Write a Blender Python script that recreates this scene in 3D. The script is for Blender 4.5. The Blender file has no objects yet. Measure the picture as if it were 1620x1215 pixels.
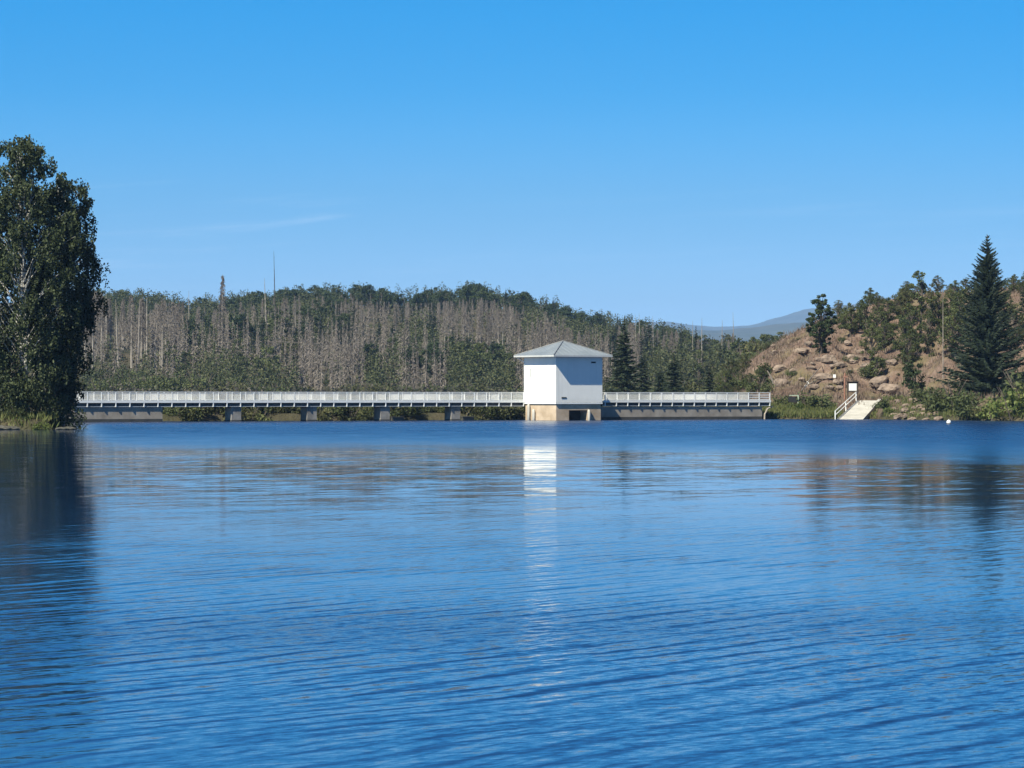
import bpy, math, random
import numpy as np
from mathutils import Vector

S = bpy.context.scene
COL = S.collection
R = math.radians

# ------------------------------------------------------------------ camera
F = 5600.0            # focal length in pixels of the 1620 px wide photograph
HY = 630.0            # horizon row
EYE = 2.5             # eye height over the water
cam = bpy.data.cameras.new('camera')
camo = bpy.data.objects.new('camera', cam); COL.objects.link(camo)
cam.sensor_width = 36.0
cam.lens = 36.0 * F / 1620.0
cam.shift_y = (HY - 607.5) / 1620.0
cam.clip_start = 0.5; cam.clip_end = 30000.0
camo.location = (0, 0, EYE); camo.rotation_euler = (R(90), 0, 0)
S.camera = camo

def X_at(px, Y): return (px - 810.0) * Y / F
def Z_at(py, Y): return EYE + (HY - py) * Y / F

# ------------------------------------------------------------------ light
SUN_EL = 47.0
SUN_DIR = Vector((-0.639, -0.769, 0)).normalized() * math.cos(R(SUN_EL)); SUN_DIR.z = math.sin(R(SUN_EL))
SUN_ROT = math.atan2(SUN_DIR.x, SUN_DIR.y)
S.view_settings.view_transform = 'Standard'; S.view_settings.look = 'None'
S.view_settings.exposure = 0.85; S.view_settings.gamma = 1.0
S.view_settings.use_curve_mapping = False

sun = bpy.data.lights.new('sun', 'SUN'); sun.energy = 5.0; sun.angle = R(0.5); sun.color = (1.0, 0.95, 0.77)
suno = bpy.data.objects.new('sun', sun); COL.objects.link(suno)
suno.rotation_euler = SUN_DIR.to_track_quat('Z', 'Y').to_euler(); suno.location = (-100, -120, 180)

W = bpy.data.worlds.new('World'); S.world = W; W.use_nodes = True
nt = W.node_tree; nt.nodes.clear()

class NB:
    """small helper for writing node trees"""
    def __init__(s, nt): s.nt = nt
    def n(s, typ, **kw):
        o = s.nt.nodes.new(typ)
        for k, v in kw.items(): setattr(o, k, v)
        return o
    def link(s, a, b): s.nt.links.new(a, b)
    def setin(s, node, key, val):
        if isinstance(val, bpy.types.NodeSocket): s.link(val, node.inputs[key])
        else: node.inputs[key].default_value = val
    def math(s, op, a, b=None, c=None, clamp=False):
        o = s.n('ShaderNodeMath', operation=op, use_clamp=clamp)
        s.setin(o, 0, a)
        if b is not None: s.setin(o, 1, b)
        if c is not None: s.setin(o, 2, c)
        return o.outputs[0]
    def vmath(s, op, a, b=None, out=0):
        o = s.n('ShaderNodeVectorMath', operation=op)
        s.setin(o, 0, a)
        if b is not None: s.setin(o, 1, b)
        return o.outputs[out]
    def maprange(s, v, a, b, c, d, smooth=False):
        o = s.n('ShaderNodeMapRange'); o.interpolation_type = 'SMOOTHSTEP' if smooth else 'LINEAR'
        s.setin(o, 0, v)
        for i, q in enumerate((a, b, c, d)): s.setin(o, i + 1, q)
        return o.outputs[0]
    def ramp(s, v, stops, interp='LINEAR'):
        o = s.n('ShaderNodeValToRGB'); cr = o.color_ramp; cr.interpolation = interp
        while len(cr.elements) > 1: cr.elements.remove(cr.elements[-1])
        cr.elements[0].position = stops[0][0]; cr.elements[0].color = tuple(stops[0][1]) + (1,)
        for p, c in stops[1:]:
            e = cr.elements.new(p); e.color = tuple(c) + (1,)
        s.link(v, o.inputs[0]); return o.outputs[0]
    def noise(s, vec, scale, detail=3, rough=0.55, out='Fac', dist=0.0):
        o = s.n('ShaderNodeTexNoise')
        if vec is not None: s.link(vec, o.inputs['Vector'])
        o.inputs['Scale'].default_value = scale; o.inputs['Detail'].default_value = detail
        o.inputs['Roughness'].default_value = rough; o.inputs['Distortion'].default_value = dist
        return o.outputs[out]
    def mix(s, fac, a, b, mode='MIX'):
        o = s.n('ShaderNodeMix', data_type='RGBA', blend_type=mode)
        s.setin(o, 0, fac)
        s.setin(o, 6, a if isinstance(a, bpy.types.NodeSocket) else tuple(a) + (1,))
        s.setin(o, 7, b if isinstance(b, bpy.types.NodeSocket) else tuple(b) + (1,))
        return o.outputs[2]
    def comb(s, x, y, z):
        o = s.n('ShaderNodeCombineXYZ')
        s.setin(o, 0, x); s.setin(o, 1, y); s.setin(o, 2, z); return o.outputs[0]
    def sep(s, v):
        o = s.n('ShaderNodeSeparateXYZ'); s.link(v, o.inputs[0]); return o.outputs

b = NB(nt)
tc = b.n('ShaderNodeTexCoord')
sx, sy, sz = b.sep(tc.outputs['Generated'])
# the low sky is read from higher up the Nishita dome, so its blue deepens within the few degrees seen
el = b.ramp(b.math('MAXIMUM', sz, 0.0), [(0.0, (0.085,) * 3), (0.03, (0.15,) * 3), (0.075, (0.27,) * 3),
                                        (0.115, (0.42,) * 3), (0.2, (0.62,) * 3), (0.5, (0.85,) * 3), (1.0, (1,) * 3)])
hor = b.vmath('NORMALIZE', b.comb(sx, sy, 0.0))
rad = b.math('SQRT', b.math('SUBTRACT', 1.0, b.math('MULTIPLY', el, el)))
hs = b.n('ShaderNodeVectorMath', operation='SCALE'); b.link(hor, hs.inputs[0]); b.link(rad, hs.inputs['Scale'])
hx, hy, _ = b.sep(hs.outputs[0])
sky = b.n('ShaderNodeTexSky', sky_type='NISHITA', sun_disc=False)
sky.sun_elevation = R(SUN_EL); sky.sun_rotation = SUN_ROT
sky.air_density = 1.0; sky.dust_density = 0.6; sky.ozone_density = 2.2; sky.altitude = 400
b.link(b.comb(hx, hy, el), sky.inputs['Vector'])
tint = b.ramp(b.math('MAXIMUM', sz, 0.0), [(0.0, (0.90, 0.88, 0.86)), (0.027, (0.70, 0.86, 0.90)), (0.0577, (0.435, 0.92, 1.05)), (0.0857, (0.175, 1.03, 1.34)),
                                          (0.111, (0.060, 1.17, 1.60)), (0.17, (0.13, 0.85, 1.35)), (0.30, (0.19, 0.50, 0.86)), (0.6, (0.26, 0.38, 0.56)), (1.0, (0.28, 0.38, 0.54))])
skyc = b.mix(1.0, sky.outputs[0], tint, 'MULTIPLY')
# thin wisps of cirrus low over the hills
wv = b.comb(b.math('MULTIPLY', b.math('SUBTRACT', sx, 0.03), 9.0), b.math('MULTIPLY', sy, 2.0), b.math('MULTIPLY', b.math('SUBTRACT', b.math('ADD', sz, 0.0045), b.math('MULTIPLY', b.math('SUBTRACT', sx, 0.03), 0.06)), 150.0))
wn = b.noise(wv, 1.6, 5, 0.6, dist=0.4)
wm = b.maprange(wn, 0.52, 0.78, 0.0, 1.0, True)
wlo = b.maprange(sz, 0.028, 0.042, 0.0, 1.0, True); whi = b.maprange(sz, 0.05, 0.066, 1.0, 0.0, True)
wm = b.math('MULTIPLY', b.math('MULTIPLY', wm, b.math('MULTIPLY', wlo, whi)), b.maprange(sx, -0.045, -0.005, 0.17, 0.05, True))
cloud = b.mix(wm, skyc, (7.2, 7.8, 8.6))
bg = b.n('ShaderNodeBackground'); b.link(cloud, bg.inputs['Color']); bg.inputs['Strength'].default_value = 0.085
out = b.n('ShaderNodeOutputWorld'); b.link(bg.outputs[0], out.inputs[0])

# ------------------------------------------------------------------ helpers
def new_mat(name):
    m = bpy.data.materials.new(name); m.use_nodes = True
    m.node_tree.nodes.clear(); q = NB(m.node_tree)
    o = q.n('ShaderNodeOutputMaterial'); p = q.n('ShaderNodeBsdfPrincipled')
    q.link(p.outputs[0], o.inputs[0]); return m, q, p, o

def solid(name, ca, cb, scale=1.5, rough=0.7, detail=5, bump=0.0, stretch=None, metal=0.0):
    m, q, p, o = new_mat(name)
    g = q.n('ShaderNodeNewGeometry'); v = g.outputs['Position']
    if stretch: v = q.vmath('MULTIPLY', v, tuple(stretch))
    f = q.noise(v, scale, detail, 0.6)
    q.link(q.mix(q.maprange(f, 0.32, 0.68, 0, 1), ca, cb), p.inputs['Base Color'])
    p.inputs['Roughness'].default_value = rough; p.inputs['Metallic'].default_value = metal
    if bump:
        bp = q.n('ShaderNodeBump'); bp.inputs['Distance'].default_value = bump; q.link(f, bp.inputs['Height'])
        q.link(bp.outputs[0], p.inputs['Normal'])
    return m

def foliage(name, cols, trans=0.25, rough=0.65):
    """leaves: each leaf face and each tree takes its own shade of the given colours"""
    m, q, p, o = new_mat(name)
    g = q.n('ShaderNodeNewGeometry'); oi = q.n('ShaderNodeObjectInfo')
    r = q.math('ADD', q.math('MULTIPLY', g.outputs['Random Per Island'], 0.55), q.math('MULTIPLY', oi.outputs['Random'], 0.45))
    n = len(cols)
    c = q.ramp(r, [(0.12 + 0.76 * i / (n - 1), cols[i]) for i in range(n)])
    q.link(c, p.inputs['Base Color']); p.inputs['Roughness'].default_value = rough
    p.inputs['Specular IOR Level'].default_value = 0.25
    if trans:
        t = q.n('ShaderNodeBsdfTranslucent'); q.link(c, t.inputs[0])
        x = q.n('ShaderNodeMixShader'); x.inputs[0].default_value = trans
        q.link(p.outputs[0], x.inputs[1]); q.link(t.outputs[0], x.inputs[2]); q.link(x.outputs[0], o.inputs[0])
    return m

class MB:
    """collects shapes into one mesh"""
    def __init__(s): s.v = []; s.f = []; s.n = 0
    def add(s, v, f):
        s.v.extend(v); s.f.extend([tuple(i + s.n for i in q) for q in f]); s.n += len(v)
    def box(s, c, size, ax=None):
        """c centre, size full extents along the axes ax (two horizontal unit vectors, up is z)"""
        a, bb = ax or ((1, 0), (0, 1)); hx, hy, hz = (q / 2 for q in size); V = []
        for dz in (-hz, hz):
            for dx, dy in ((-hx, -hy), (hx, -hy), (hx, hy), (-hx, hy)):
                V.append((c[0] + a[0] * dx + bb[0] * dy, c[1] + a[1] * dx + bb[1] * dy, c[2] + dz))
        s.add(V, [(3, 2, 1, 0), (4, 5, 6, 7), (0, 1, 5, 4), (1, 2, 6, 5), (2, 3, 7, 6), (3, 0, 4, 7)])
    def tube(s, pts, rad, k=6, cap=True):
        pts = [Vector(p) for p in pts]; V = []; Fc = []
        for i, p in enumerate(pts):
            d = (pts[min(i + 1, len(pts) - 1)] - pts[max(i - 1, 0)]).normalized()
            u = d.orthogonal().normalized() if abs(d.z) > 0.95 else d.cross(Vector((0, 0, 1))).normalized()
            if abs(d.z) > 0.95: u = Vector((1, 0, 0)); u = (u - d * u.dot(d)).normalized()
            w = d.cross(u)
            for j in range(k):
                a = 2 * math.pi * j / k
                V.append(tuple(p + (u * math.cos(a) + w * math.sin(a)) * rad[i]))
        for i in range(len(pts) - 1):
            for j in range(k):
                Fc.append((i * k + j, i * k + (j + 1) % k, (i + 1) * k + (j + 1) % k, (i + 1) * k + j))
        if cap: Fc.append(tuple(range(k))[::-1]); Fc.append(tuple((len(pts) - 1) * k + j for j in range(k)))
        s.add(V, Fc)
    def cards(s, C, A, B):
        """leaf-shaped faces: centre C, half length vector A, half width vector B"""
        C, A, B = (np.asarray(q, float) for q in (C, A, B)); n = len(C)
        if n == 0: return
        V = np.empty((n, 4, 3)); V[:, 0] = C + A; V[:, 1] = C + B - A * 0.15; V[:, 2] = C - A; V[:, 3] = C - B - A * 0.15
        s.v.extend(map(tuple, V.reshape(-1, 3)))
        idx = (np.arange(n * 4) + s.n).reshape(n, 4); s.f.extend(map(tuple, idx.tolist())); s.n += n * 4
    def mesh(s, name, mat, smooth=False):
        me = bpy.data.meshes.new(name); me.from_pydata(s.v, [], s.f)
        me.materials.append(mat)
        if smooth: me.polygons.foreach_set('use_smooth', [True] * len(me.polygons))
        me.update(); return me
    def build(s, name, mat, parent=None, smooth=False):
        return link(name, s.mesh(name, mat, smooth), parent)

def link(name, data, parent=None):
    o = bpy.data.objects.new(name, data); COL.objects.link(o)
    if parent is not None: o.parent = parent
    return o
def empty(name, loc=(0, 0, 0), rz=0, sc=1.0):
    o = link(name, None); o.location = loc; o.rotation_euler = (0, 0, rz); o.scale = (sc,) * 3 if not hasattr(sc, '__len__') else sc
    o.empty_display_size = 0.3; return o
def tag(o, label=None, cat=None, group=None, kind=None):
    if label: o['label'] = label
    if cat: o['category'] = cat
    if group: o['group'] = group
    if kind: o['kind'] = kind
    return o

def runit(rng, n):
    v = rng.normal(size=(n, 3)); return v / np.linalg.norm(v, axis=1)[:, None]
def rcards(mb, rng, C, size, aspect=0.55, droop=0.0):
    n = len(C); a = runit(rng, n); a[:, 2] -= droop; a /= np.linalg.norm(a, axis=1)[:, None]
    q = runit(rng, n); bb = np.cross(a, q); bb /= np.linalg.norm(bb, axis=1)[:, None] + 1e-9
    sz = size * rng.uniform(0.6, 1.3, n)[:, None]
    mb.cards(C, a * sz, bb * sz * aspect)

def vnoise(x, y, seed=0):
    """smooth value noise on numpy arrays, about -1..1"""
    xi = np.floor(x).astype(np.int64); yi = np.floor(y).astype(np.int64); xf = x - xi; yf = y - yi
    def h(i, j):
        n = (i * 374761393 + j * 668265263 + seed * 1442695041) & 0xffffffff
        n = ((n ^ (n >> 13)) * 1274126177) & 0xffffffff
        return ((n ^ (n >> 16)) & 0xffff) / 32767.5 - 1.0
    u = xf * xf * (3 - 2 * xf); v = yf * yf * (3 - 2 * yf)
    return (h(xi, yi) * (1 - u) + h(xi + 1, yi) * u) * (1 - v) + (h(xi, yi + 1) * (1 - u) + h(xi + 1, yi + 1) * u) * v
def sstep(x, a, bq):
    t = np.clip((x - a) / (bq - a), 0, 1); return t * t * (3 - 2 * t)

# ------------------------------------------------------------------ dam line
DA = np.array([-46.04, 371.0]); TH = math.atan2(52.0, 77.4); DD = np.array([math.cos(TH), math.sin(TH)])
DN = np.array([-math.sin(TH), math.cos(TH)])          # away from the lake
AX = (tuple(DD), tuple(DN))
DLEN = math.hypot(52.0, 77.4)
def dam(s, d=0.0, z=0.0): return (DA[0] + DD[0] * s + DN[0] * d, DA[1] + DD[1] * s + DN[1] * d, z)
def s_of(px, d=0.0):
    k = (px - 810.0) / F; x0 = DA[0] + DN[0] * d; y0 = DA[1] + DN[1] * d
    return (k * y0 - x0) / (DD[0] - k * DD[1])

# ------------------------------------------------------------------ ground
SKY_U = [-1500, -600, 0, 165, 270, 320, 400, 520, 600, 660, 760, 800, 870, 920, 980, 1040, 1100, 1180, 1300, 1700, 2600]
SKY_Y = [455, 452, 450, 455, 467, 470, 460, 450, 450, 454, 446, 456, 468, 487, 500, 511, 519, 522, 520, 520, 500]
R_U = [1080, 1130, 1160, 1200, 1240, 1290, 1350, 1420, 1520, 1620, 1900, 2600]
R_Z = [1.0, 3.2, 5.4, 8.0, 11.2, 14.0, 15.4, 16.6, 18.0, 19.0, 21.0, 24.0]
def shore_y(u): return np.interp(u, [1185, 1200, 1330, 1450, 1620, 2200], [426, 424, 420, 408, 386, 300])
def terrain(X, Y, fine=True):
    X = np.asarray(X, float); Y = np.asarray(Y, float); Ys = np.maximum(Y, 60.0)
    u = 810 + F * X / Ys
    nb = vnoise(X / 37.0, Y / 37.0, 1) * 0.7 + vnoise(X / 13.0, Y / 13.0, 2) * 0.3
    zc = EYE + (HY - np.interp(u, SKY_U, SKY_Y)) * 1350.0 / F - 7.5
    t = np.clip((Y - 820.0) / 530.0, 0, 1); t = t * (1.25 - 0.25 * t)
    h1 = 0.7 + 2.3 * sstep(Y, 470, 820) + (zc - 3.0) * t - np.clip(Y - 1350, 0, 3000) * 0.03
    h1 = h1 + nb * (0.3 + 2.6 * sstep(Y, 600, 900))
    d = (X - DA[0]) * DN[0] + (Y - DA[1]) * DN[1]
    land = sstep(d, 3.0, 7.0) * (u < 1260)
    spit = sstep(Y, 278.5 + 1.5 * vnoise(X / 3.0, X * 0 + 3, 5), 282.5) * sstep(104.0 + 5 * vnoise(Y / 5.0, Y * 0, 4) - u, 0.0, 14.0)
    left = np.maximum(land, spit)
    zr = np.interp(u, R_U, R_Z)
    sh = shore_y(u)
    right = sstep(Y, sh - 1.5, sh + 1.0) * (u > 1150) * sstep(u, 1150, 1200)
    h2 = 0.45 + 1.9 * sstep(Y, sh + 1.5, sh + 13) + (zr - 2.35) * sstep(Y, sh + 16, 535.0) + 0.004 * np.clip(Y - 535, 0, 2000)
    if fine:
        amp = 0.15 + 1.05 * sstep(Y, sh + 16, sh + 34)
        h2 = h2 + amp * (vnoise(X / 7.0, Y / 9.0, 7) * 1.1 - np.abs(vnoise(X / 4.2, Y / 6.0, 17)) * 0.9 + vnoise(X / 2.3, Y / 2.8, 8) * 0.6 + vnoise(X / 1.1, Y / 1.4, 9) * 0.35)
    low = np.where(h1 > h2, h1, h2 * 1.0)
    zland = np.where(u > 1190, np.where(Y > sh - 2, np.maximum(h2, np.where(Y > 560, h1, -9)), -2.5), h1)
    mid = sstep(u, 1080, 1190)
    zland = np.where((u > 1080) & (u <= 1190), np.maximum(h1, h2 * mid + (1 - mid) * h1), zland)
    m = np.maximum(left * (u <= 1260), right)
    z = -2.5 + (zland + 2.5) * np.where(Y > 520, 1.0, m)
    rp = 2.3 * np.clip((Y - 419.0) / 15.0, -0.1, 1) - 0.45
    z = np.where((u > 1322) & (u < 1397) & (Y > 404) & (Y < 436), np.minimum(z, rp), z)
    z = np.where(Y < 8, 1.1 - 0.45 * np.clip(Y, 0, 8), z)
    return z
def gz(x, y): return float(terrain(np.array([x]), np.array([y]))[0])
def ground_at(px, py, y0=400.0, y1=1500.0):
    """where the view ray of a photo pixel first meets the ground"""
    Y = np.arange(y0, y1, 0.5); X = (px - 810) * Y / F
    g = terrain(X, Y); p = HY - (g - EYE) * F / Y
    i = np.nonzero(p <= py)[0]; i = i[0] if len(i) else len(Y) - 1
    return float(X[i]), float(Y[i]), float(g[i])

def axis(parts):
    o = []
    for a, c, st in parts: o.extend(np.arange(a, c, st).tolist())
    return np.array(o + [parts[-1][1]])
gx = axis([(-2600, -300, 120), (-300, -90, 14), (-90, 22, 2.2), (22, 95, 0.9), (95, 300, 12), (300, 2600, 120)])
gy = axis([(-60, 260, 20), (260, 300, 1.0), (300, 366, 4), (366, 545, 1.1), (545, 640, 4), (640, 1400, 11), (1400, 4000, 90)])
GX, GY = np.meshgrid(gx, gy); GZ = terrain(GX, GY)
nx, ny = len(gx), len(gy)
V = np.stack([GX, GY, GZ], -1).reshape(-1, 3)
idx = np.arange(nx * ny).reshape(ny, nx)
Q = np.stack([idx[:-1, :-1], idx[:-1, 1:], idx[1:, 1:], idx[1:, :-1]], -1).reshape(-1, 4)
me = bpy.data.meshes.new('ground'); me.from_pydata(V.tolist(), [], Q.tolist())
me.polygons.foreach_set('use_smooth', [True] * len(me.polygons))
U = 810 + F * GX / np.maximum(GY, 60)
bare = (sstep(U, 1130, 1200) * sstep(GY, shore_y(U) + 3, shore_y(U) + 14) * (1 - sstep(GY, 640, 720))).reshape(-1)
at = me.attributes.new('bare', 'FLOAT', 'POINT'); at.data.foreach_set('value', bare.astype(np.float32))
m, q, p, o = new_mat('forest floor and bare slope')
g = q.n('ShaderNodeNewGeometry'); P = g.outputs['Position']
n1 = q.noise(P, 0.12, 5, 0.6); n2 = q.noise(P, 0.75, 6, 0.72); n3 = q.noise(P, 0.05, 3, 0.5)
floor = q.mix(q.maprange(n1, 0.35, 0.65, 0, 1), (0.035, 0.042, 0.02), (0.09, 0.075, 0.05))
soil = q.ramp(n2, [(0.30, (0.050, 0.031, 0.023)), (0.42, (0.125, 0.084, 0.066)), (0.58, (0.19, 0.135, 0.106)), (0.72, (0.28, 0.215, 0.165))])
soil = q.mix(q.maprange(n1, 0.5, 0.68, 0, 0.8), soil, (0.14, 0.125, 0.06))
a_ = q.n('ShaderNodeAttribute', attribute_name='bare')
q.link(q.mix(a_.outputs['Fac'], floor, soil), p.inputs['Base Color']); p.inputs['Roughness'].default_value = 0.95
p.inputs['Specular IOR Level'].default_value = 0.1
bp = q.n('ShaderNodeBump'); bp.inputs['Distance'].default_value = 0.5; q.link(n2, bp.inputs['Height']); q.link(bp.outputs[0], p.inputs['Normal'])
me.materials.append(m)
tag(link('ground', me), kind='structure')

# far ridges
def ridge(name, y0, yc, us, ys, seed, mat, rough=4.0):
    xs = np.linspace(-0.30, 0.36, 260); ts = np.linspace(0, 1.0, 40)
    V = []; 
    for t in ts:
        Y = y0 + (yc - y0) * t
        u = 810 + F * xs
        top = EYE + (HY - np.interp(u, us, ys)) * yc / F
        X = xs * Y
        z = -2 + (top + 2) * (t * t * (3 - 2 * t)) + rough * vnoise(X / 200.0, np.full_like(X, Y / 200.0), seed) * min(1, 2 * t) + 0.45 * rough * vnoise(X / 45.0, np.full_like(X, Y / 45.0), seed + 1)
        V.append(np.stack([X, np.full_like(X, Y), z], -1))
    n = len(xs); V = np.concatenate(V); idx = np.arange(len(V)).reshape(len(ts), n)
    Q = np.stack([idx[:-1, :-1], idx[:-1, 1:], idx[1:, 1:], idx[1:, :-1]], -1).reshape(-1, 4)
    me = bpy.data.meshes.new(name); me.from_pydata(V.tolist(), [], Q.tolist()); me.materials.append(mat)
    tag(link(name, me), kind='structure')
far_mat = solid('distant wooded land', (0.02, 0.032, 0.018), (0.065, 0.066, 0.04), 0.006, 0.95, 5)
ridge('far_hills', 10500, 14500, [-900, 700, 1000, 1060, 1130, 1180, 1230, 1275, 1330, 1420, 1600, 2600], [530, 524, 512, 512, 517, 514, 502, 493, 487, 484, 490, 500], 21, far_mat, 9.0)
ridge('hills', 6500, 8500, [-900, 1000, 1080, 1150, 1200, 1260, 1320, 1600, 2600], [545, 535, 524, 525, 520, 512, 508, 512, 520], 31, far_mat, 6.0)

# ------------------------------------------------------------------ water
m, q, p, o = new_mat('lake water')
g = q.n('ShaderNodeNewGeometry'); P = g.outputs['Position']; px_, py_, pz_ = q.sep(P)
wob = q.noise(P, 0.22, 3, 0.5); wob2 = q.noise(P, 0.9, 2, 0.5); big = q.noise(P, 0.045, 3, 0.5)
slx = None; sly = None
def acc(a, bq): return bq if a is None else q.math('ADD', a, bq)
amod = q.math('MULTIPLY', q.maprange(big, 0.35, 0.65, 0.35, 1.4), q.maprange(py_, 32.0, 85.0, 1.3, 0.24, True))
for lam, ang, amp, ws, off in ((0.62, 149, 0.020, 2.6, 0.0), (0.37, 141, 0.013, 2.4, 1.7), (1.15, 154, 0.012, 2.2, 3.1), (0.21, 158, 0.009, 2.0, 5.0)):
    kx, ky = math.cos(R(ang)), math.sin(R(ang)); w = 2 * math.pi / lam
    ph = q.math('ADD', q.math('MULTIPLY', px_, kx * w), q.math('MULTIPLY', py_, ky * w))
    ph = q.math('ADD', ph, q.math('ADD', q.math('MULTIPLY', wob, ws * 2), q.math('MULTIPLY_ADD', wob2, 1.8, off)))
    am2 = q.maprange(q.noise(q.vmath('ADD', P, (off * 37.0, 11.0, 0.0)), 0.30, 3, 0.55), 0.40, 0.66, 0.04, 1.9)
    sn = q.math('MULTIPLY', q.math('MULTIPLY_ADD', q.math('POWER', q.math('MULTIPLY_ADD', q.math('SINE', ph), 0.5, 0.5), 6.0), 3.4, -0.5), q.math('MULTIPLY', q.math('MULTIPLY', amod, am2), amp))
    slx = acc(slx, q.math('MULTIPLY', sn, kx)); sly = acc(sly, q.math('MULTIPLY', sn, ky))
# wind-ruffled water in the far third of the lake, calm in the lee of the birches; a small gust nearer by
edge = q.math('SUBTRACT', 192.0, q.math('MULTIPLY', q.math('MAXIMUM', q.math('SUBTRACT', px_, 2.0), 0.0), 2.3))
edge = q.math('ADD', edge, q.math('MULTIPLY', q.math('SUBTRACT', q.noise(q.vmath('MULTIPLY', P, (1.0, 0.4, 1.0)), 0.09, 3, 0.6), 0.5), 40.0))
far_w = q.maprange(q.math('SUBTRACT', py_, edge), -26.0, 75.0, 0.0, 1.0)
lee = q.maprange(q.math('ADD', q.math('MULTIPLY_ADD', py_, 0.122, px_), q.math('MULTIPLY', wob, 3.0)), 0.0, 4.5, 0.0, 1.0, True)
far_w = q.math('MULTIPLY', q.math('MULTIPLY', q.math('POWER', far_w, 0.6), lee), q.maprange(q.noise(q.vmath('MULTIPLY', P, (0.35, 0.09, 1.0)), 1.0, 4, 0.65), 0.3, 0.7, 0.78, 1.12))
patch_d = q.math('ABSOLUTE', q.math('SUBTRACT', q.math('ADD', py_, q.math('MULTIPLY', px_, -0.4)), 38.5))
patch = q.math('MULTIPLY', q.maprange(patch_d, 0.5, 5.0, 1.0, 0.0, True), q.maprange(big, 0.40, 0.62, 0.3, 1.0, True))
rough_w = q.math('ADD', q.math('MULTIPLY', far_w, 0.10), q.math('ADD', q.math('MULTIPLY', patch, 0.20), q.math('MULTIPLY', amod, 0.17)))
rot = q.n('ShaderNodeVectorRotate', rotation_type='Z_AXIS'); q.link(P, rot.inputs['Vector']); rot.inputs['Angle'].default_value = -R(43)
sv = q.vmath('MULTIPLY', rot.outputs[0], (1.0, 2.4, 1.0))
nc = q.noise(sv, 4.6, 4, 0.7, out='Color')
ncx, ncy, _z = q.sep(q.vmath('SUBTRACT', nc, (0.5, 0.475, 0.5)))
slx = q.math('ADD', slx, q.math('MULTIPLY', ncx, q.math('MULTIPLY', rough_w, 0.7))); sly = q.math('ADD', sly, q.math('MULTIPLY', ncy, rough_w))
nb2 = q.noise(q.vmath('MULTIPLY', rot.outputs[0], (0.8, 1.3, 1.0)), 0.55, 3, 0.6, out='Color'); nbx, nby, _z2 = q.sep(q.vmath('SUBTRACT', nb2, (0.47, 0.47, 0.5)))
mid_w = q.maprange(py_, 55.0, 110.0, 0.25, 1.0, True)
slx = q.math('ADD', slx, q.math('MULTIPLY', nbx, q.math('MULTIPLY', mid_w, 0.038))); sly = q.math('ADD', sly, q.math('MULTIPLY', nby, q.math('MULTIPLY', mid_w, 0.056)))
nrm = q.vmath('NORMALIZE', q.comb(q.math('MULTIPLY', slx, -1.0), q.math('MULTIPLY', sly, -1.0), 1.0))
q.link(nrm, p.inputs['Normal'])
p.inputs['Base Color'].default_value = (0.002, 0.020, 0.072, 1)
q.link(q.math('ADD', q.math('MULTIPLY', far_w, 0.23), q.math('MULTIPLY_ADD', patch, 0.04, q.maprange(py_, 50.0, 110.0, 0.085, 0.042, True))), p.inputs['Roughness'])
p.inputs['IOR'].default_value = 1.33
wb = MB(); wb.add([(-420, -50, 0), (420, -50, 0), (420, 470, 0), (-420, 470, 0)], [(0, 1, 2, 3)])
tag(wb.build('water', m), kind='structure')

# ------------------------------------------------------------------ materials of built things
M_white = solid('white paint', (0.74, 0.75, 0.74), (0.84, 0.84, 0.82), 0.8, 0.45)
m, q, p, o = new_mat('white wall render')
g = q.n('ShaderNodeNewGeometry'); st1 = q.noise(q.vmath('MULTIPLY', g.outputs['Position'], (2.2, 2.2, 0.12)), 1.0, 5, 0.65); st2 = q.noise(g.outputs['Position'], 0.6, 5, 0.6)
zz_ = q.sep(g.outputs['Position'])[2]
low = q.maprange(q.math('ADD', zz_, q.math('MULTIPLY', st1, 1.2)), 2.3, 3.4, 1.0, 0.0, True)
c_ = q.mix(q.maprange(st2, 0.3, 0.7, 0, 1), (0.76, 0.755, 0.72), (0.83, 0.82, 0.78))
c_ = q.mix(q.maprange(st1, 0.56, 0.74, 0, 0.45), c_, (0.60, 0.60, 0.56)); c_ = q.mix(q.math('MULTIPLY', low, 0.35), c_, (0.56, 0.55, 0.48))
q.link(c_, p.inputs['Base Color']); p.inputs['Roughness'].default_value = 0.85
M_render = m
M_zinc = solid('zinc roof sheet', (0.21, 0.245, 0.28), (0.28, 0.315, 0.35), 0.5, 0.42, metal=0.25)
M_hip = solid('dark hip flashing', (0.09, 0.10, 0.12), (0.13, 0.14, 0.16), 1.0, 0.5)
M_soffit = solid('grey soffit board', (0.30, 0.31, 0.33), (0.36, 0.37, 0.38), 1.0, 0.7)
M_conc = solid('weathered concrete', (0.23, 0.195, 0.16), (0.38, 0.335, 0.28), 0.7, 0.9, 6, 0.03)
M_concl = solid('pale concrete', (0.34, 0.325, 0.295), (0.52, 0.495, 0.45), 0.9, 0.85, 5, 0.02)
M_pier = solid('grey pier concrete', (0.12, 0.112, 0.10), (0.30, 0.28, 0.255), 0.8, 0.9, 6, 0.03)
M_wet = solid('wet stained concrete', (0.035, 0.035, 0.034), (0.075, 0.07, 0.06), 0.9, 0.7)
M_steel = solid('girder steel with painted shade', (0.05, 0.055, 0.06), (0.085, 0.09, 0.095), 1.2, 0.6)  # web's shade is put into this dark colour; the sunlit flange stays paler
M_flange = solid('grey painted flange', (0.42, 0.43, 0.43), (0.55, 0.55, 0.54), 1.2, 0.5)
M_dark = solid('dark opening', (0.012, 0.013, 0.015), (0.02, 0.02, 0.022), 1.0, 0.8)
M_bark = solid('brown bark', (0.06, 0.048, 0.038), (0.13, 0.105, 0.085), 3.0, 0.95)
M_dead = solid('grey dead wood', (0.17, 0.15, 0.13), (0.31, 0.275, 0.24), 1.2, 0.9)
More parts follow.
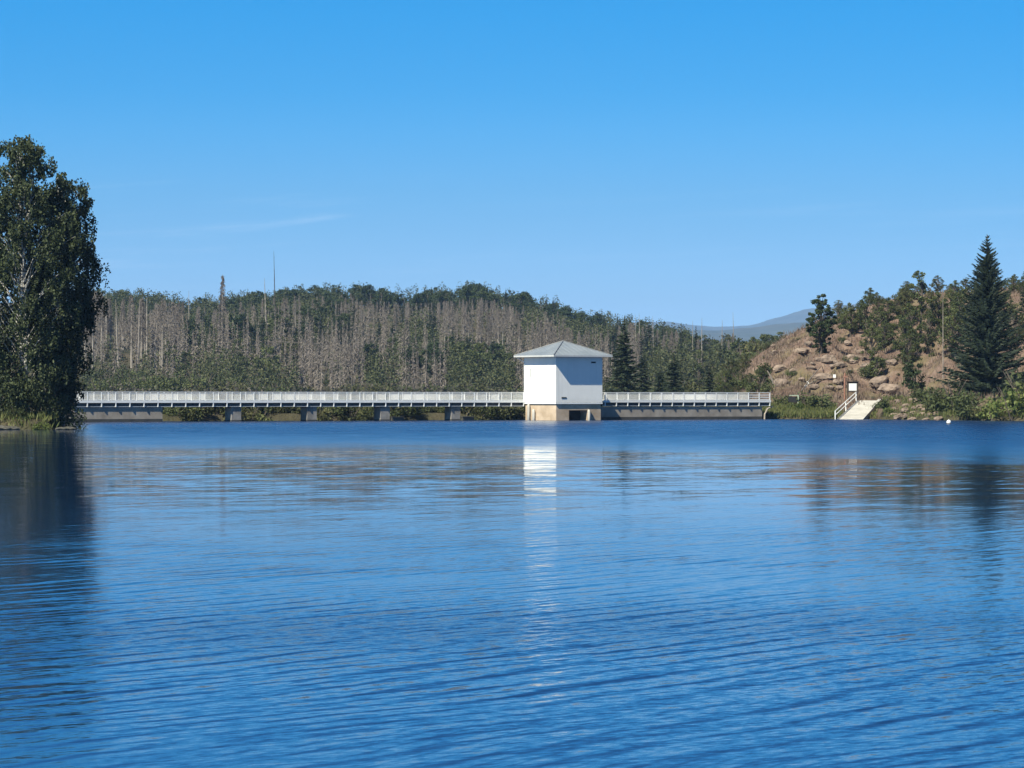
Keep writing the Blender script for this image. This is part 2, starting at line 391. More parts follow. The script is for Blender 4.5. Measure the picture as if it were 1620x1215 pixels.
M_log = solid('dark weathered log', (0.09, 0.075, 0.06), (0.19, 0.16, 0.135), 1.2, 0.9)
M_mast = solid('dark bare mast wood', (0.03, 0.028, 0.026), (0.06, 0.055, 0.05), 1.2, 0.9)
M_twig = foliage('grey dead twigs', [(0.105, 0.090, 0.080), (0.15, 0.13, 0.115), (0.205, 0.178, 0.156)], 0.0, 0.9)
M_rock = solid('brown rock', (0.10, 0.074, 0.058), (0.27, 0.205, 0.16), 0.9, 0.95, 6, 0.1)
M_wood = solid('dark stained wood', (0.035, 0.025, 0.02), (0.06, 0.045, 0.035), 3.0, 0.8)
M_stone = None
m, q, p, o = new_mat('tan masonry')
g = q.n('ShaderNodeTexCoord')
br = q.n('ShaderNodeTexBrick'); br.inputs['Scale'].default_value = 1.0
ob = q.sep(g.outputs['Object'])
q.link(q.comb(q.math('ADD', ob[0], ob[1]), ob[2], 0.0), br.inputs['Vector'])
br.inputs['Brick Width'].default_value = 1.1; br.inputs['Row Height'].default_value = 0.42; br.inputs['Mortar Size'].default_value = 0.012
br.inputs['Color1'].default_value = (0.40, 0.30, 0.205, 1); br.inputs['Color2'].default_value = (0.50, 0.40, 0.30, 1); br.inputs['Mortar'].default_value = (0.34, 0.28, 0.21, 1)
nn = q.noise(q.n('ShaderNodeNewGeometry').outputs['Position'], 0.8, 5, 0.6)
q.link(q.mix(0.6, br.outputs[0], q.mix(q.maprange(nn, 0.35, 0.65, 0, 1), (0.32, 0.235, 0.155), (0.54, 0.43, 0.32))), p.inputs['Base Color'])
p.inputs['Roughness'].default_value = 0.9
M_stone = m

# ------------------------------------------------------------------ gate tower
TW = 6.4
BL = np.array([1.36, 402.9]); TFC = BL - DN * TW                         # rear-left and front-left corner
def tow(a, c, z): return (TFC[0] + DD[0] * a + DN[0] * c, TFC[1] + DD[1] * a + DN[1] * c, z)
tower = empty('gate_tower', tow(TW / 2, TW / 2, 0), TH)
tag(tower, 'white square gate tower with a low grey hipped roof standing at the dam', 'tower')
# local axes: x along the dam, y away from the lake, origin at the centre of the tower
H2 = TW / 2; ZT = 7.2
w = MB(); w.box((0, 0, (2.02 + ZT) / 2), (TW, TW, ZT - 2.02)); w.build('wall', M_render, tower)
w = MB(); w.box((0, 0, 1.93), (TW + 0.05, TW + 0.05, 0.14)); w.build('string_course', M_white, tower)
bs = H2 - 0.13
w = MB()                                                                  # masonry base with a real opening in the front face
ox0, ox1, oz1 = -bs + 1.75, -bs + 4.3, 1.15
w.box(((-bs + ox0) / 2, 0, 0.4), (ox0 + bs, 2 * bs, 2.9)); w.box(((bs + ox1) / 2, 0, 0.4), (bs - ox1, 2 * bs, 2.9))
w.box(((ox0 + ox1) / 2, 0, (oz1 + 1.85) / 2), (ox1 - ox0 - 0.004, 2 * bs - 0.004, 1.85 - oz1)); w.box(((ox0 + ox1) / 2, 0.8, 0.1), (ox1 - ox0 - 0.004, 2 * bs - 1.6 - 0.004, 2.1))
base = w.build('base', M_stone, tower)
w = MB(); w.box(((ox0 + ox1) / 2, -bs + 0.30, 1.10), (ox1 - ox0 - 0.02, 0.5, 0.08)); w.build('opening_top_dark', M_dark, base)
w = MB(); w.box(((ox0 + ox1) / 2, -bs + 1.5, 0.3), (ox1 - ox0 - 0.02, 0.2, 1.55)); w.build('opening_back_dark', M_dark, base)  # opening's inner shade put into a near-black top strip and back sheet
def pillar(x, y, ht, name='guide_post'):
    w = MB(); w.tube([(x, y, -1.0), (x, y, ht - 0.25), (x + 0.03, y + 0.08, ht - 0.08), (x + 0.06, y + 0.2, ht)], [0.17, 0.17, 0.14, 0.05], 10)
    return w.build(name, M_concl, tower, True)
pillar(ox1 + 0.1, -bs - 0.17, 1.2); pillar(-bs - 0.2, -bs + 5.2, 1.85); pillar(-bs - 0.2, -bs + 4.2, 1.25)
E = H2 + 0.84; ZE = 7.17; AP = 9.0
w = MB(); w.add([(-E, -E, ZE + 0.17), (E, -E, ZE + 0.17), (E, E, ZE + 0.17), (-E, E, ZE + 0.17), (0, 0, AP)], [(0, 1, 4), (1, 2, 4), (2, 3, 4), (3, 0, 4)])
roof = w.build('roof', M_zinc, tower)
w = MB(); t = 0.17
for i in range(4):
    c, s_ = math.cos(i * math.pi / 2), math.sin(i * math.pi / 2)
    w.box((-s_ * -(E - 0.02) * -1 if False else s_ * (E - 0.02), -c * (E - 0.02), ZE + t / 2 - 0.003), (2 * E - (0.08 if i % 2 else 0), 0.04, t), ((c, s_), (-s_, c)))
w.build('gutter', M_flange, roof)
w = MB(); w.box((0, 0, ZE + 0.05), (2 * E - 0.09, 2 * E - 0.09, 0.06)); w.build('soffit', M_soffit, roof)
for sx_, sy_ in ((-1, -1), (1, -1), (1, 1), (-1, 1)):
    w = MB(); w.tube([(sx_ * E, sy_ * E, ZE + 0.19), (0, 0, AP + 0.02)], [0.06, 0.06], 6); w.build('hip_cap', M_hip, roof)
w = MB()
for k in range(1, 12):                                                     # standing seams
    a = -E + 2 * E * k / 12
    for i in range(4):
        c, s_ = math.cos(i * math.pi / 2), math.sin(i * math.pi / 2)
        L = 1 - abs(a) / E
        def lp(x, y, z): return (c * x - s_ * y, s_ * x + c * y, z)
        w.tube([lp(a, -E + 0.02, ZE + 0.185), lp(a, -E + E * L, ZE + 0.185 + (AP - ZE - 0.17) * L)], [0.016, 0.016], 4, False)
w.build('standing_seams', M_zinc, roof)
w = MB(); w.box((H2 - 1.25, -H2 - 0.01, 6.55), (0.62, 0.05, 0.17)); w.build('vent', M_dark, tower)
w = MB(); w.box((-H2 + 1.1, -H2 - 0.01, 2.55), (0.66, 0.05, 0.15)); w.build('vent', M_dark, tower)
w = MB(); w.box((-H2 - 0.01, H2 - 1.35, 5.4), (0.05, 0.13, 1.0)); w.build('slit_window', M_soffit, tower)
w = MB(); w.tube([(-H2 - 0.1, H2 - 0.15, 6.6), (-H2 - 0.35, H2 + 0.25, 6.9), (-H2 - 0.7, H2 + 0.6, 7.15)], [0.04] * 3, 6); w.tube([(-H2 - 0.06, H2 - 0.15, 2.05), (-H2 - 0.06, H2 - 0.15, 6.62)], [0.04] * 2, 6); w.build('downpipe', M_white, tower)

# ------------------------------------------------------------------ dam crest walkways
ZD = 2.2; ZR = 3.16; DW = 2.6
def baluster_mesh(length):
    w = MB(); n = int(length / 0.13)
    for i in range(1, n):
        x = length * i / n
        w.box((x, 0, (ZD + 0.12 + ZR - 0.12) / 2), (0.036, 0.036, ZR - ZD - 0.24))
    w.box((length / 2, 0, ZD + 0.12), (length, 0.05, 0.05)); w.box((length / 2, 0, ZR - 0.13), (length, 0.045, 0.04))
    return w
def railing(root, s0, n, sp, d, low, skip_infill=0):
    """s0 local start along the walkway, n bays of sp metres, d across; posts of the lake side reach below the deck edge"""
    L = n * sp
    w = MB(); w.box((s0 + L / 2, d, ZR), (L + 0.08, 0.085, 0.07)); rl = w.build('railing', M_white, root)
    zb = 1.58 if low else ZD
    pm = MB(); pm.box((0, 0, (zb + ZR - 0.04) / 2), (0.10, 0.085, ZR - 0.04 - zb))
    if low: pm.box((0, 0.16, zb + 0.06), (0.09, 0.3, 0.10))
    pm = pm.mesh('post', M_white)
    for i in range(n + 1):
        o_ = link('post', pm, rl); o_.location = (s0 + i * sp, d, 0)
    im = baluster_mesh(sp - 0.10).mesh('infill', M_white)
    for i in range(n - skip_infill):
        o_ = link('infill', im, rl); o_.location = (s0 + i * sp + 0.05, d, 0)
    if skip_infill:
        w = MB()
        for z in (2.36, 2.62, 2.88): w.box((s0 + (n - skip_infill / 2) * sp, d, z), (skip_infill * sp, 0.05, 0.10))
        w.build('infill', M_white, rl)
    return rl
def walkway(name, label, s0, s1, spn, extra):
    root = empty(name, dam(s0), TH); L = s1 - s0
    tag(root, label, 'walkway')
    w = MB(); w.box((L / 2, DW / 2, ZD - 0.1), (L, DW - 0.1, 0.2)); w.build('deck', M_conc, root)
    w = MB(); w.box((L / 2, -0.03, ZD - 0.06), (L, 0.16, 0.26)); w.build('edge_beam', M_white, root)
    w = MB(); w.box((L / 2, DW + 0.03, ZD - 0.06), (L, 0.16, 0.26)); w.build('edge_beam', M_white, root)
    w = MB()
    for d_ in (0.32, DW - 0.32): w.box((L / 2, d_, 1.78), (L, 0.06, 0.43))
    gd = w.build('girder', M_steel, root)
    w = MB()
    w.box((L / 2, 0.16, 1.62), (L, 0.34, 0.07)); w.box((L / 2, DW - 0.16, 1.62), (L, 0.34, 0.07)); w.build('flange', M_flange, gd)
    n = max(1, round((L - 0.3) / spn)); sp = (L - 0.3) / n
    railing(root, 0.15, n, sp, -0.06, True, extra); railing(root, 0.15 + 0.5, n - 1, sp, DW + 0.06, False)
    return root, L
sL0 = s_of(113); sL1 = s_of(829.5)
bridge, LB = walkway('spillway_bridge', 'long white railed spillway bridge on low concrete piers left of the tower', sL0, sL1, 1.655, 0)
def lx(px, d=0.0): return s_of(px, d) - sL0
# abutment wall at the far left, piers under the span
w = MB(); a0, a1 = -1.5, lx(259, -0.15) ; w.box(((a0 + a1) / 2, 1.36, 0.2), (a1 - a0, 2.46, 2.75)); w.build('abutment', M_conc, bridge)
w = MB(); w.box(((a0 + a1) / 2, 1.36, 0.12), (a1 - a0 + 0.02, 2.48, 0.36)); w.build('waterline_stain', M_wet, bridge)
for px in (368, 488, 604, 716):
    x = lx(px, -0.12)
    w = MB(); w.box((x + 0.6, 0.84, 0.2), (1.2, 1.42, 2.75))
    pr = w.build('pier', M_pier, bridge)
    w = MB(); w.box((x + 0.6, 0.84, 0.0), (1.22, 1.44, 0.3)); w.build('waterline_stain', M_wet, pr)
for px in (604, 716):
    x = lx(px, -0.12)
    w = MB(); w.box((x + 2.1, 0.0, 0.1), (1.5, 0.3, 0.6)); w.box((x + 2.1, -0.05, 0.42), (1.6, 0.4, 0.08)); w.build('weir_flap', M_wet, bridge)
sR0 = s_of(953) + 0.2; sR1 = s_of(1219)
walk, LR = walkway('dam_walkway', 'shorter white railed walkway on the dam wall right of the tower', sR0, sR1, 1.62, 2)
w = MB(); L2 = LR - 1.2
w.box((L2 / 2 - 1.0, 1.35, 0.15), (L2 + 2.0, 2.5, 2.7)); w.build('dam_wall', M_conc, walk)
w = MB(); w.box((L2 / 2 - 1.0, 1.35, 0.12), (L2 + 2.02, 2.53, 0.42)); w.build('waterline_stain', M_wet, walk)
w = MB(); w.tube([(L2 + 0.2, -0.1, -0.6), (L2 + 0.25, -0.1, 0.6), (L2 + 0.7, -0.05, 1.25), (L2 + 1.6, 0.1, 1.52)], [0.11, 0.11, 0.1, 0.08], 8); w.build('wing_wall', M_conc, walk)

# ------------------------------------------------------------------ trees: one set of meshes per kind
def mk_dead(seed, h=20.0, r=1.9, bare_to=0.42):
    rng = np.random.default_rng(seed); t = MB()
    bx, by = rng.normal(0, 0.25, 2)
    pts = [(bx * k * k, by * k * k, h * k) for k in np.linspace(0, 1, 7)]
    t.tube([(0, 0, -1.2)] + pts[1:], [0.30, 0.27, 0.23, 0.18, 0.13, 0.08, 0.02], 6)
    c = MB(); C = []; A = []; B = []
    z = h * 0.12
    while z < h * 0.985:
        tt = z / h; full = tt > bare_to
        for _ in range(5 if full else 1):
            az = rng.uniform(0, 2 * math.pi); prof = (1 - tt) / (1 - bare_to)
            L = (0.25 + r * min(1.0, prof) ** 0.8) * rng.uniform(0.55, 1.15) if full else rng.uniform(0.3, 1.2)
            dr = rng.uniform(0.15, 0.75)
            d = np.array([math.cos(az), math.sin(az), -dr]); d /= np.linalg.norm(d)
            p0 = np.array([bx * tt * tt, by * tt * tt, z]); mid = p0 + d * L / 2
            up = np.cross(d, [0, 0, 1]); up /= np.linalg.norm(up)
            vv = np.cross(d, up)
            C.append(mid); A.append(d * L / 2); B.append(vv * 0.055)
            nt_ = rng.integers(4, 8) if full else rng.integers(0, 3)
            for k in range(nt_):
                f = rng.uniform(0.15, 1.0); q0 = p0 + d * L * f
                dd = np.array([rng.normal(0, 0.35), rng.normal(0, 0.35), -1]) + d * 0.5; dd /= np.linalg.norm(dd)
                l2 = rng.uniform(0.25, 0.75); s2 = np.cross(dd, runit(rng, 1)[0]); s2 /= np.linalg.norm(s2)
                C.append(q0 + dd * l2 / 2); A.append(dd * l2 / 2); B.append(s2 * rng.uniform(0.035, 0.075))
        z += rng.uniform(0.16, 0.34)
    c.cards(C, A, B)
    return [('trunk', t.mesh('trunk', M_dead)), ('crown', c.mesh('crown', M_twig))]
def mk_snag(seed, h=20.0, mat=None):
    mat = mat or M_dead
    rng = np.random.default_rng(seed); t = MB(); bx = rng.normal(0, 0.3)
    t.tube([(0, 0, -1), (bx * 0.2, 0, h * 0.4), (bx * 0.6, 0.05, h * 0.75), (bx, 0.1, h)], [0.27, 0.22, 0.15, 0.04], 6)
    c = MB()
    for _ in range(26):
        z = h * rng.uniform(0.35, 0.97); az = rng.uniform(0, 6.28); L = rng.uniform(0.3, 1.3) * (1.2 - z / h)
        c.tube([(bx * z / h, 0.05, z), (bx * z / h + math.cos(az) * L, math.sin(az) * L, z - 0.3 * L)], [0.035, 0.01], 3, False)
    return [('trunk', t.mesh('trunk', mat)), ('branches', c.mesh('branches', mat))]
def mk_conifer(seed, mat, h=18.0, r=2.6, whorls=26, per=7, along=6, up=0.0, low=0.06, wd=0.33, jag=0.35, ws=1.0):
    rng = np.random.default_rng(seed); t = MB()
    t.tube([(0, 0, -1), (0, 0, h * 0.4), (0, 0, h * 0.8), (0, 0, h)], [h * 0.014, h * 0.010, h * 0.005, 0.02], 7)
    c = MB(); C = []; A = []; B = []
    for wi in range(whorls):
        tt = low + (1 - low) * (wi / whorls) ** 0.92
        zz = h * tt + rng.normal(0, 0.1)
        for k in range(per if tt < 0.85 else max(4, per - 3)):
            az = 2 * math.pi * (k + rng.uniform(-0.5, 0.5)) / per + wi * 1.3; zz = h * tt + rng.normal(0, 0.45) * h * (1 - low) / whorls * (1.0 if tt < 0.9 else 0.3)
            L = (r * (1 - tt) ** 0.92 + 0.10) * rng.uniform(1 - jag, 1 + jag * 0.5)
            if tt < 0.14: L *= 0.82
            dx, dy = math.cos(az), math.sin(az); sag = -0.30 + up * tt
            for j in range(along):
                f = (j + rng.uniform(0.2, 1.0)) / along
                zc = zz + L * (sag * f + 0.30 * f * f) - 0.10 * L * (1 - tt)
                base = np.array([dx * L * f, dy * L * f, zc]); wl = ws * (0.28 + 0.10 * L) * (1.15 - 0.6 * f) * (0.35 + 0.65 * min(1.0, (1 - tt) * 5))
                for s_ in (-1, 1):
                    a = np.array([dx * 0.8 - s_ * dy * 0.75, dy * 0.8 + s_ * dx * 0.75, rng.uniform(-0.45, 0.05) + 0.3 * up * tt])
                    a = a / np.linalg.norm(a) * wl * rng.uniform(0.75, 1.25)
                    bb = np.array([rng.normal(0, 0.3), rng.normal(0, 0.3), -1.0]); bb -= a * (bb @ a) / (a @ a); bb /= np.linalg.norm(bb)
                    C.append(base + a * 0.7 + bb * 0.05); A.append(a); B.append(bb * wl * wd)
    for k in range(8):
        z = h * rng.uniform(0.965, 1.0); az = rng.uniform(0, 6.28); C.append((0, 0, z)); A.append((math.cos(az) * 0.12, math.sin(az) * 0.12, 0.16)); B.append((0.04, 0.02, 0.0))
    c.cards(C, A, B)
    return [('trunk', t.mesh('trunk', M_bark)), ('crown', c.mesh('crown', mat))]
def mk_broad(seed, mat, h=12.0, r=3.4, clumps=26, per=70, leaf=0.26, low=0.22, bark=None, droop=0.0, tall=1.0):
    rng = np.random.default_rng(seed); t = MB(); c = MB()
    lean = rng.normal(0, 0.3, 2)
    t.tube([(0, 0, -1), (lean[0] * 0.3, lean[1] * 0.3, h * 0.35), (lean[0], lean[1], h * 0.8)], [h * 0.02, h * 0.014, h * 0.004], 7)
    zc = h * (low + 1) / 2; rz = h * (1 - low) / 2
    for i in range(clumps):
        d = runit(rng, 1)[0]; f = rng.uniform(0.25, 1.0) ** 0.5
        cr = rng.uniform(0.20, 0.36) * r * (26 / clumps) ** 0.33
        p_ = np.array([d[0] * (r - cr * 0.6) * f, d[1] * (r - cr * 0.6) * f, zc + d[2] * (rz - cr * 0.5) * f])
        wz = (p_[2] - h * low) / (h * (1 - low)); p_[:2] *= 0.65 + 0.5 * math.sin(math.pi * min(1, max(0.08, wz * 0.85 + 0.12)))
        s0 = np.array([lean[0] * 0.5, lean[1] * 0.5, max(h * 0.15, p_[2] - r * 0.9)])
        t.tube([s0, (s0 + p_) / 2 + np.array([0, 0, 0.15]), p_], [0.07, 0.05, 0.015], 4, False)
        n = int(per * rng.uniform(0.6, 1.4)); g_ = runit(rng, n) * (rng.uniform(0, 1, n) ** 0.45)[:, None] * cr * np.array([1, 1, 0.8])
        rcards(c, rng, p_ + g_, leaf, 0.6, droop)
    return [('trunk', t.mesh('trunk', bark or M_bark)), ('crown', c.mesh('crown', mat))]
def mk_bush(seed, mat, h=2.2, r=1.6, clumps=9, per=60, leaf=0.16):
    rng = np.random.default_rng(seed); c = MB()
    for i in range(clumps):
        az = rng.uniform(0, 6.28); f = rng.uniform(0, 1) ** 0.6 * r * 0.75; cr = rng.uniform(0.3, 0.5) * r
        p_ = np.array([math.cos(az) * f, math.sin(az) * f, rng.uniform(0.15, 0.85) * (h - cr * 0.7) * (1 - 0.35 * f / r)])
        n = int(per * rng.uniform(0.6, 1.4)); g_ = runit(rng, n) * (rng.uniform(0, 1, n) ** 0.45)[:, None] * cr
        P_ = p_ + g_; P_[:, 2] = np.abs(P_[:, 2]); rcards(c, rng, P_, leaf, 0.55)
    w_ = MB()
    for k in range(7):
        az = rng.uniform(0, 6.28); w_.tube([(0, 0, -0.3), (math.cos(az) * r * 0.25, math.sin(az) * r * 0.25, h * 0.45), (math.cos(az) * r * 0.55, math.sin(az) * r * 0.55, h * 0.8)], [0.05, 0.03, 0.01], 4, False)
    return [('stems', w_.mesh('stems', M_bark)), ('foliage', c.mesh('foliage', mat))]

L_dark = foliage('dark broadleaf', [(0.022, 0.036, 0.014), (0.038, 0.058, 0.022), (0.062, 0.082, 0.032)], 0.2)
L_mid = foliage('mid green leaves', [(0.045, 0.058, 0.022), (0.078, 0.096, 0.036), (0.125, 0.14, 0.055)], 0.25)
L_olive = foliage('olive leaves', [(0.050, 0.058, 0.022), (0.080, 0.086, 0.034), (0.125, 0.118, 0.055)], 0.25)
L_bright = foliage('bright bank leaves', [(0.06, 0.088, 0.022), (0.10, 0.135, 0.035), (0.17, 0.19, 0.06)], 0.3)
L_spruce = foliage('spruce needles', [(0.013, 0.022, 0.013), (0.023, 0.036, 0.020), (0.045, 0.058, 0.032)], 0.08)
L_birch = foliage('birch leaves', [(0.016, 0.026, 0.011), (0.036, 0.050, 0.020), (0.088, 0.104, 0.044)], 0.12)

DEAD = [mk_dead(100 + i, 20.0, 2.1 + 0.35 * (i % 4), (0.38, 0.5, 0.3, 0.45, 0.22, 0.55, 0.35)[i]) for i in range(7)]
SNAG = [mk_snag(150 + i) for i in range(3)]
CON = [mk_conifer(200 + i, L_spruce, 18.0, 2.3 + 0.25 * i, 26, 7, 5) for i in range(4)]
BRD = [mk_broad(300 + i, L_dark, 12.0, 3.6 + 0.3 * (i % 3), 40, 60, 0.27) for i in range(4)]
BRM = [mk_broad(320 + i, L_mid, 11.0, 3.0 + 0.3 * (i % 3), 38, 55, 0.25) for i in range(4)]
BRO = [mk_broad(340 + i, L_olive, 9.0, 2.8, 36, 50, 0.22) for i in range(3)]
BSM = [mk_bush(400 + i, L_mid, 2.2, 1.6, 14, 70, 0.13) for i in range(3)]
BSO = [mk_bush(410 + i, L_olive) for i in range(3)]
BSB = [mk_bush(420 + i, L_bright) for i in range(3)]
rnd = random.Random(7)
def put(name, parts, x, y, z, sc, label, cat, group=None, rz=None, tilt=0.0):
    r_ = empty(name, (x, y, z), rnd.uniform(0, 6.28) if rz is None else rz, sc)
    if tilt: r_.rotation_euler = (rnd.uniform(-tilt, tilt), rnd.uniform(-tilt, tilt), r_.rotation_euler.z)
    for nm, me_ in parts: link(nm, me_, r_)
    return tag(r_, label, cat, group)
# stands of living trees between the dead ones (photo columns and rows, radii)
LIVE = [(205, 480, 38, 16), (312, 520, 34, 26), (388, 515, 26, 20), (440, 474, 60, 14), (505, 512, 26, 14), (665, 535, 38, 28), (600, 590, 40, 22), (785, 590, 34, 36), (735, 585, 30, 24),
        (905, 520, 30, 30), (980, 530, 40, 34), (345, 596, 70, 22), (440, 600, 34, 18), (1060, 575, 40, 24), (1170, 560, 50, 40), (845, 500, 16, 14)]
def live(px, y, z):
    py = HY - (z + 4.5 - EYE) * F / y + 9 * vnoise(np.array([px / 14.0]), np.array([y / 30.0]), 77)[0]
    return any(((px - a) / c) ** 2 + ((py - d) / e) ** 2 < 1 for a, d, c, e in LIVE)
def height_of(parts): return max(v.co.z for nm_, m_ in parts for v in m_.vertices) if id(parts) not in _H else _H[id(parts)]
_H = {}
for _g in (DEAD, SNAG, CON, BRD, BRM, BRO, BSM, BSO, BSB):
    for _p in _g: _H[id(_p)] = max(v.co.z for nm_, m_ in _p for v in m_.vertices)
def scatter(name, kinds, px0, px1, Y0, Y1, n, s0, s1, label, cat, group, gap=2.5, sink=0.0, tilt=0.0, keep=None, cap=None):
    dead = name == 'dead_spruce'
    done = []; tries = 0
    while len(done) < n and tries < n * 30:
        tries += 1
        px = rnd.uniform(px0, px1); y = rnd.uniform(Y0, Y1); x = X_at(px, y)
        if keep and not keep(px, y): continue
        if dead and live(px, y, gz(x, y)) and rnd.random() < 0.6: continue
        if any((x - a) ** 2 + (y - c) ** 2 < gap * gap for a, c in done): continue
        done.append((x, y)); s_ = rnd.uniform(s0, s1); kd = rnd.choice(kinds)
        if cap is not None:                                     # no taller than the wood's outline allows
            s_ = min(s_, max(0.25, (Z_at(np.interp(px, SKY_U, SKY_Y) + cap + rnd.uniform(0, 16), y) - gz(x, y)) / height_of(kd)))
        put(name, kd, x, y, gz(x, y) - sink, (s_ * rnd.uniform(0.85, 1.15), s_ * rnd.uniform(0.85, 1.15), s_), label, cat, group, tilt=tilt)

GD, GB, GC, GBU = 'dead spruces on the hill behind the dam', 'leafy trees on the hill behind the dam', 'dark conifers on the hill behind the dam', 'bushes behind the dam'
# crest of the hill: closed dark broadleaf canopy
scatter('broadleaf_tree', BRD, 370, 840, 1240, 1400, 78, 1.0, 1.4, 'dark green leafy tree in the closed canopy along the hill crest', 'tree', GB, 4.5, sink=3.6, cap=-18)
scatter('broadleaf_tree', BRD + BRM, 140, 390, 1260, 1390, 30, 0.8, 1.2, 'small leafy tree on the lower left skyline of the hill', 'tree', GB, 4.5, sink=3.6, cap=-18)
scatter('conifer', CON, 800, 1010, 1250, 1370, 26, 0.55, 0.9, 'dark pointed conifer on the skyline above the tower', 'tree', GC, 3.5, cap=-4)
scatter('broadleaf_tree', BRD, 830, 1100, 1250, 1380, 30, 0.8, 1.1, 'dark leafy tree where the crest falls toward the valley', 'tree', GB, 4.5, sink=3.6, cap=-18)
scatter('conifer', CON, 160, 400, 1200, 1370, 16, 0.5, 0.72, 'dark pointed conifer on the left part of the crest', 'tree', GC, 4, cap=-4)
# upper slope: dead spruces
scatter('dead_spruce', DEAD, 545, 960, 1060, 1300, 96, 0.6, 0.95, 'pale bare dead spruce in the dense stand on the upper slope', 'tree', GD, 3.0, tilt=0.04, cap=22)
scatter('dead_spruce', DEAD, 300, 560, 1000, 1270, 40, 0.6, 0.9, 'bare dead spruce among leafy trees on the left upper slope', 'tree', GD, 3.5, tilt=0.04, cap=12)
scatter('broadleaf_tree', BRM + BRD, 270, 560, 960, 1290, 62, 0.75, 1.1, 'leafy tree among dead spruces on the left upper slope', 'tree', GB, 4, cap=16)
scatter('conifer', CON, 280, 760, 900, 1220, 46, 0.5, 0.8, 'dark living conifer among dead spruces on mid slope', 'tree', GC, 4, cap=18)
# front rows
scatter('dead_spruce', DEAD + SNAG[:1], 135, 290, 880, 1010, 40, 0.9, 1.15, 'tall dead spruce with a long pale trunk, stand beside the birches', 'tree', GD, 2.2, tilt=0.04, cap=4)
scatter('dead_spruce', DEAD, 480, 640, 870, 980, 26, 0.75, 1.05, 'dead spruce with bare trunk in the stand low above the bridge', 'tree', GD, 2.2, tilt=0.05, cap=85)
scatter('dead_spruce', DEAD, 640, 960, 880, 1080, 48, 0.6, 0.9, 'dead spruce on the lower slope around the tower roof', 'tree', GD, 2.6, tilt=0.04, cap=30)
scatter('dead_spruce', DEAD, 960, 1160, 850, 1150, 30, 0.7, 1.0, 'dead spruce in the mixed wood right of the tower', 'tree', GD, 2.8, tilt=0.04, cap=4)
scatter('broadleaf_tree', BRM + BRO, 270, 490, 830, 980, 26, 0.7, 1.0, 'olive leafy tree low on the slope above the long bridge', 'tree', GB, 3.5, cap=70)
scatter('broadleaf_tree', BRM + BRD, 580, 820, 840, 1000, 30, 0.75, 1.05, 'dark leafy tree low on the slope just left of the tower', 'tree', GB, 3.5, cap=80)
scatter('conifer', CON, 620, 830, 850, 1000, 12, 0.55, 0.8, 'dark conifer low on the slope just left of the tower', 'tree', GC, 3.5, cap=70)
scatter('conifer', CON, 950, 1200, 820, 1150, 30, 0.55, 0.85, 'dark conifer in the mixed wood right of the tower', 'tree', GC, 3.0, cap=8)
scatter('broadleaf_tree', BRM + BRO, 1080, 1290, 760, 1150, 44, 0.6, 0.9, 'leafy tree in the dip between the wooded hill and bare slope', 'tree', GB, 3.5, cap=2)
scatter('bush', BSM, 125, 330, 760, 870, 34, 1.6, 2.6, 'young green bush at the foot of the dead stand beside birches', 'bush', GBU, 2.5)
scatter('bush', BSM + BSO, 300, 830, 720, 850, 56, 1.0, 1.8, 'green bush above the railing of the long bridge', 'bush', GBU, 2.5)
scatter('bush', BSM + BSO, 960, 1200, 560, 760, 34, 1.2, 2.2, 'green bush above the railing right of the tower', 'bush', GBU, 2.5)
scatter('bush', BSO + BSM, 235, 850, 385, 425, 150, 0.7, 1.2, 'olive bush seen through the openings under the bridge', 'bush', 'bushes under the bridge', 0.8,
        keep=lambda px, y: (X_at(px, y) - DA[0]) * DN[0] + (y - DA[1]) * DN[1] > 5.0 and (X_at(px, y) - DA[0]) * DN[0] + (y - DA[1]) * DN[1] < 15)

def single(name, parts, h0, px, ytop, Y, label, cat='tree', group=None, base=None, wide=1.0, tilt=0.0):
    x = X_at(px, Y); z = gz(x, Y) if base is None else base
    s_ = (Z_at(ytop, Y) - z) / h0
    return put(name, parts, x, Y, z, (s_ * wide, s_ * wide, s_), label, cat, group, tilt=tilt)
single('dead_spruce', mk_dead(160, 24, 2.4, 0.2), 24, 351, 433, 930, 'tallest dead spruce, grey spire breaking the left skyline')
single('bare_trunk', mk_snag(161, 30, M_mast), 30, 435.5, 397, 1010, 'tallest dark bare trunk standing like a mast over the left skyline', wide=0.8)
single('bare_trunk', SNAG[1], 20, 421, 440, 1000, 'short bare trunk beside the mast-like one on the left skyline', wide=0.8)
single('bare_trunk', SNAG[0], 20, 299, 460, 1000, 'thin bare trunk on the skyline left of the grey spire', wide=0.7)
for px, yt in ((1006, 497), (1012, 495), (1096, 507), (1110, 503), (1142, 506), (1161, 494), (1034, 500)):
    single('bare_trunk', rnd.choice(SNAG), 20, px, yt, rnd.uniform(950, 1100), 'thin bare trunk on the valley skyline right of the tower', 'tree', 'bare trunks on the valley skyline', wide=0.75)
for px, yt in ((1027, 500), (1050, 508), (1078, 512), (1101, 515)):
    single('conifer', rnd.choice(CON), 18, px, yt, rnd.uniform(900, 1000), 'dark round-topped conifer rising on the valley skyline', 'tree', 'conifers on the valley skyline', wide=1.15)
single('spruce', mk_conifer(210, L_spruce, 18, 5.0, 32, 9, 10), 18, 987, 503, 500, 'large dark spruce just right of the tower roof', base=-1.0, wide=0.95)
single('spruce', mk_conifer(211, L_spruce, 16, 5.4, 28, 9, 9), 16, 1066, 556, 505, 'lower dark spruce above the middle of the right walkway', base=-0.5)
single('spruce', mk_conifer(212, L_spruce, 16, 4.6, 26, 8, 8), 16, 1122, 572, 520, 'small dark spruce above the right part of the walkway', base=-0.5)
single('spruce', mk_conifer(213, L_spruce, 16, 4.6, 26, 8, 8), 16, 1017, 552, 510, 'dark spruce leaning on the right side of the large one by the tower', base=-0.8)
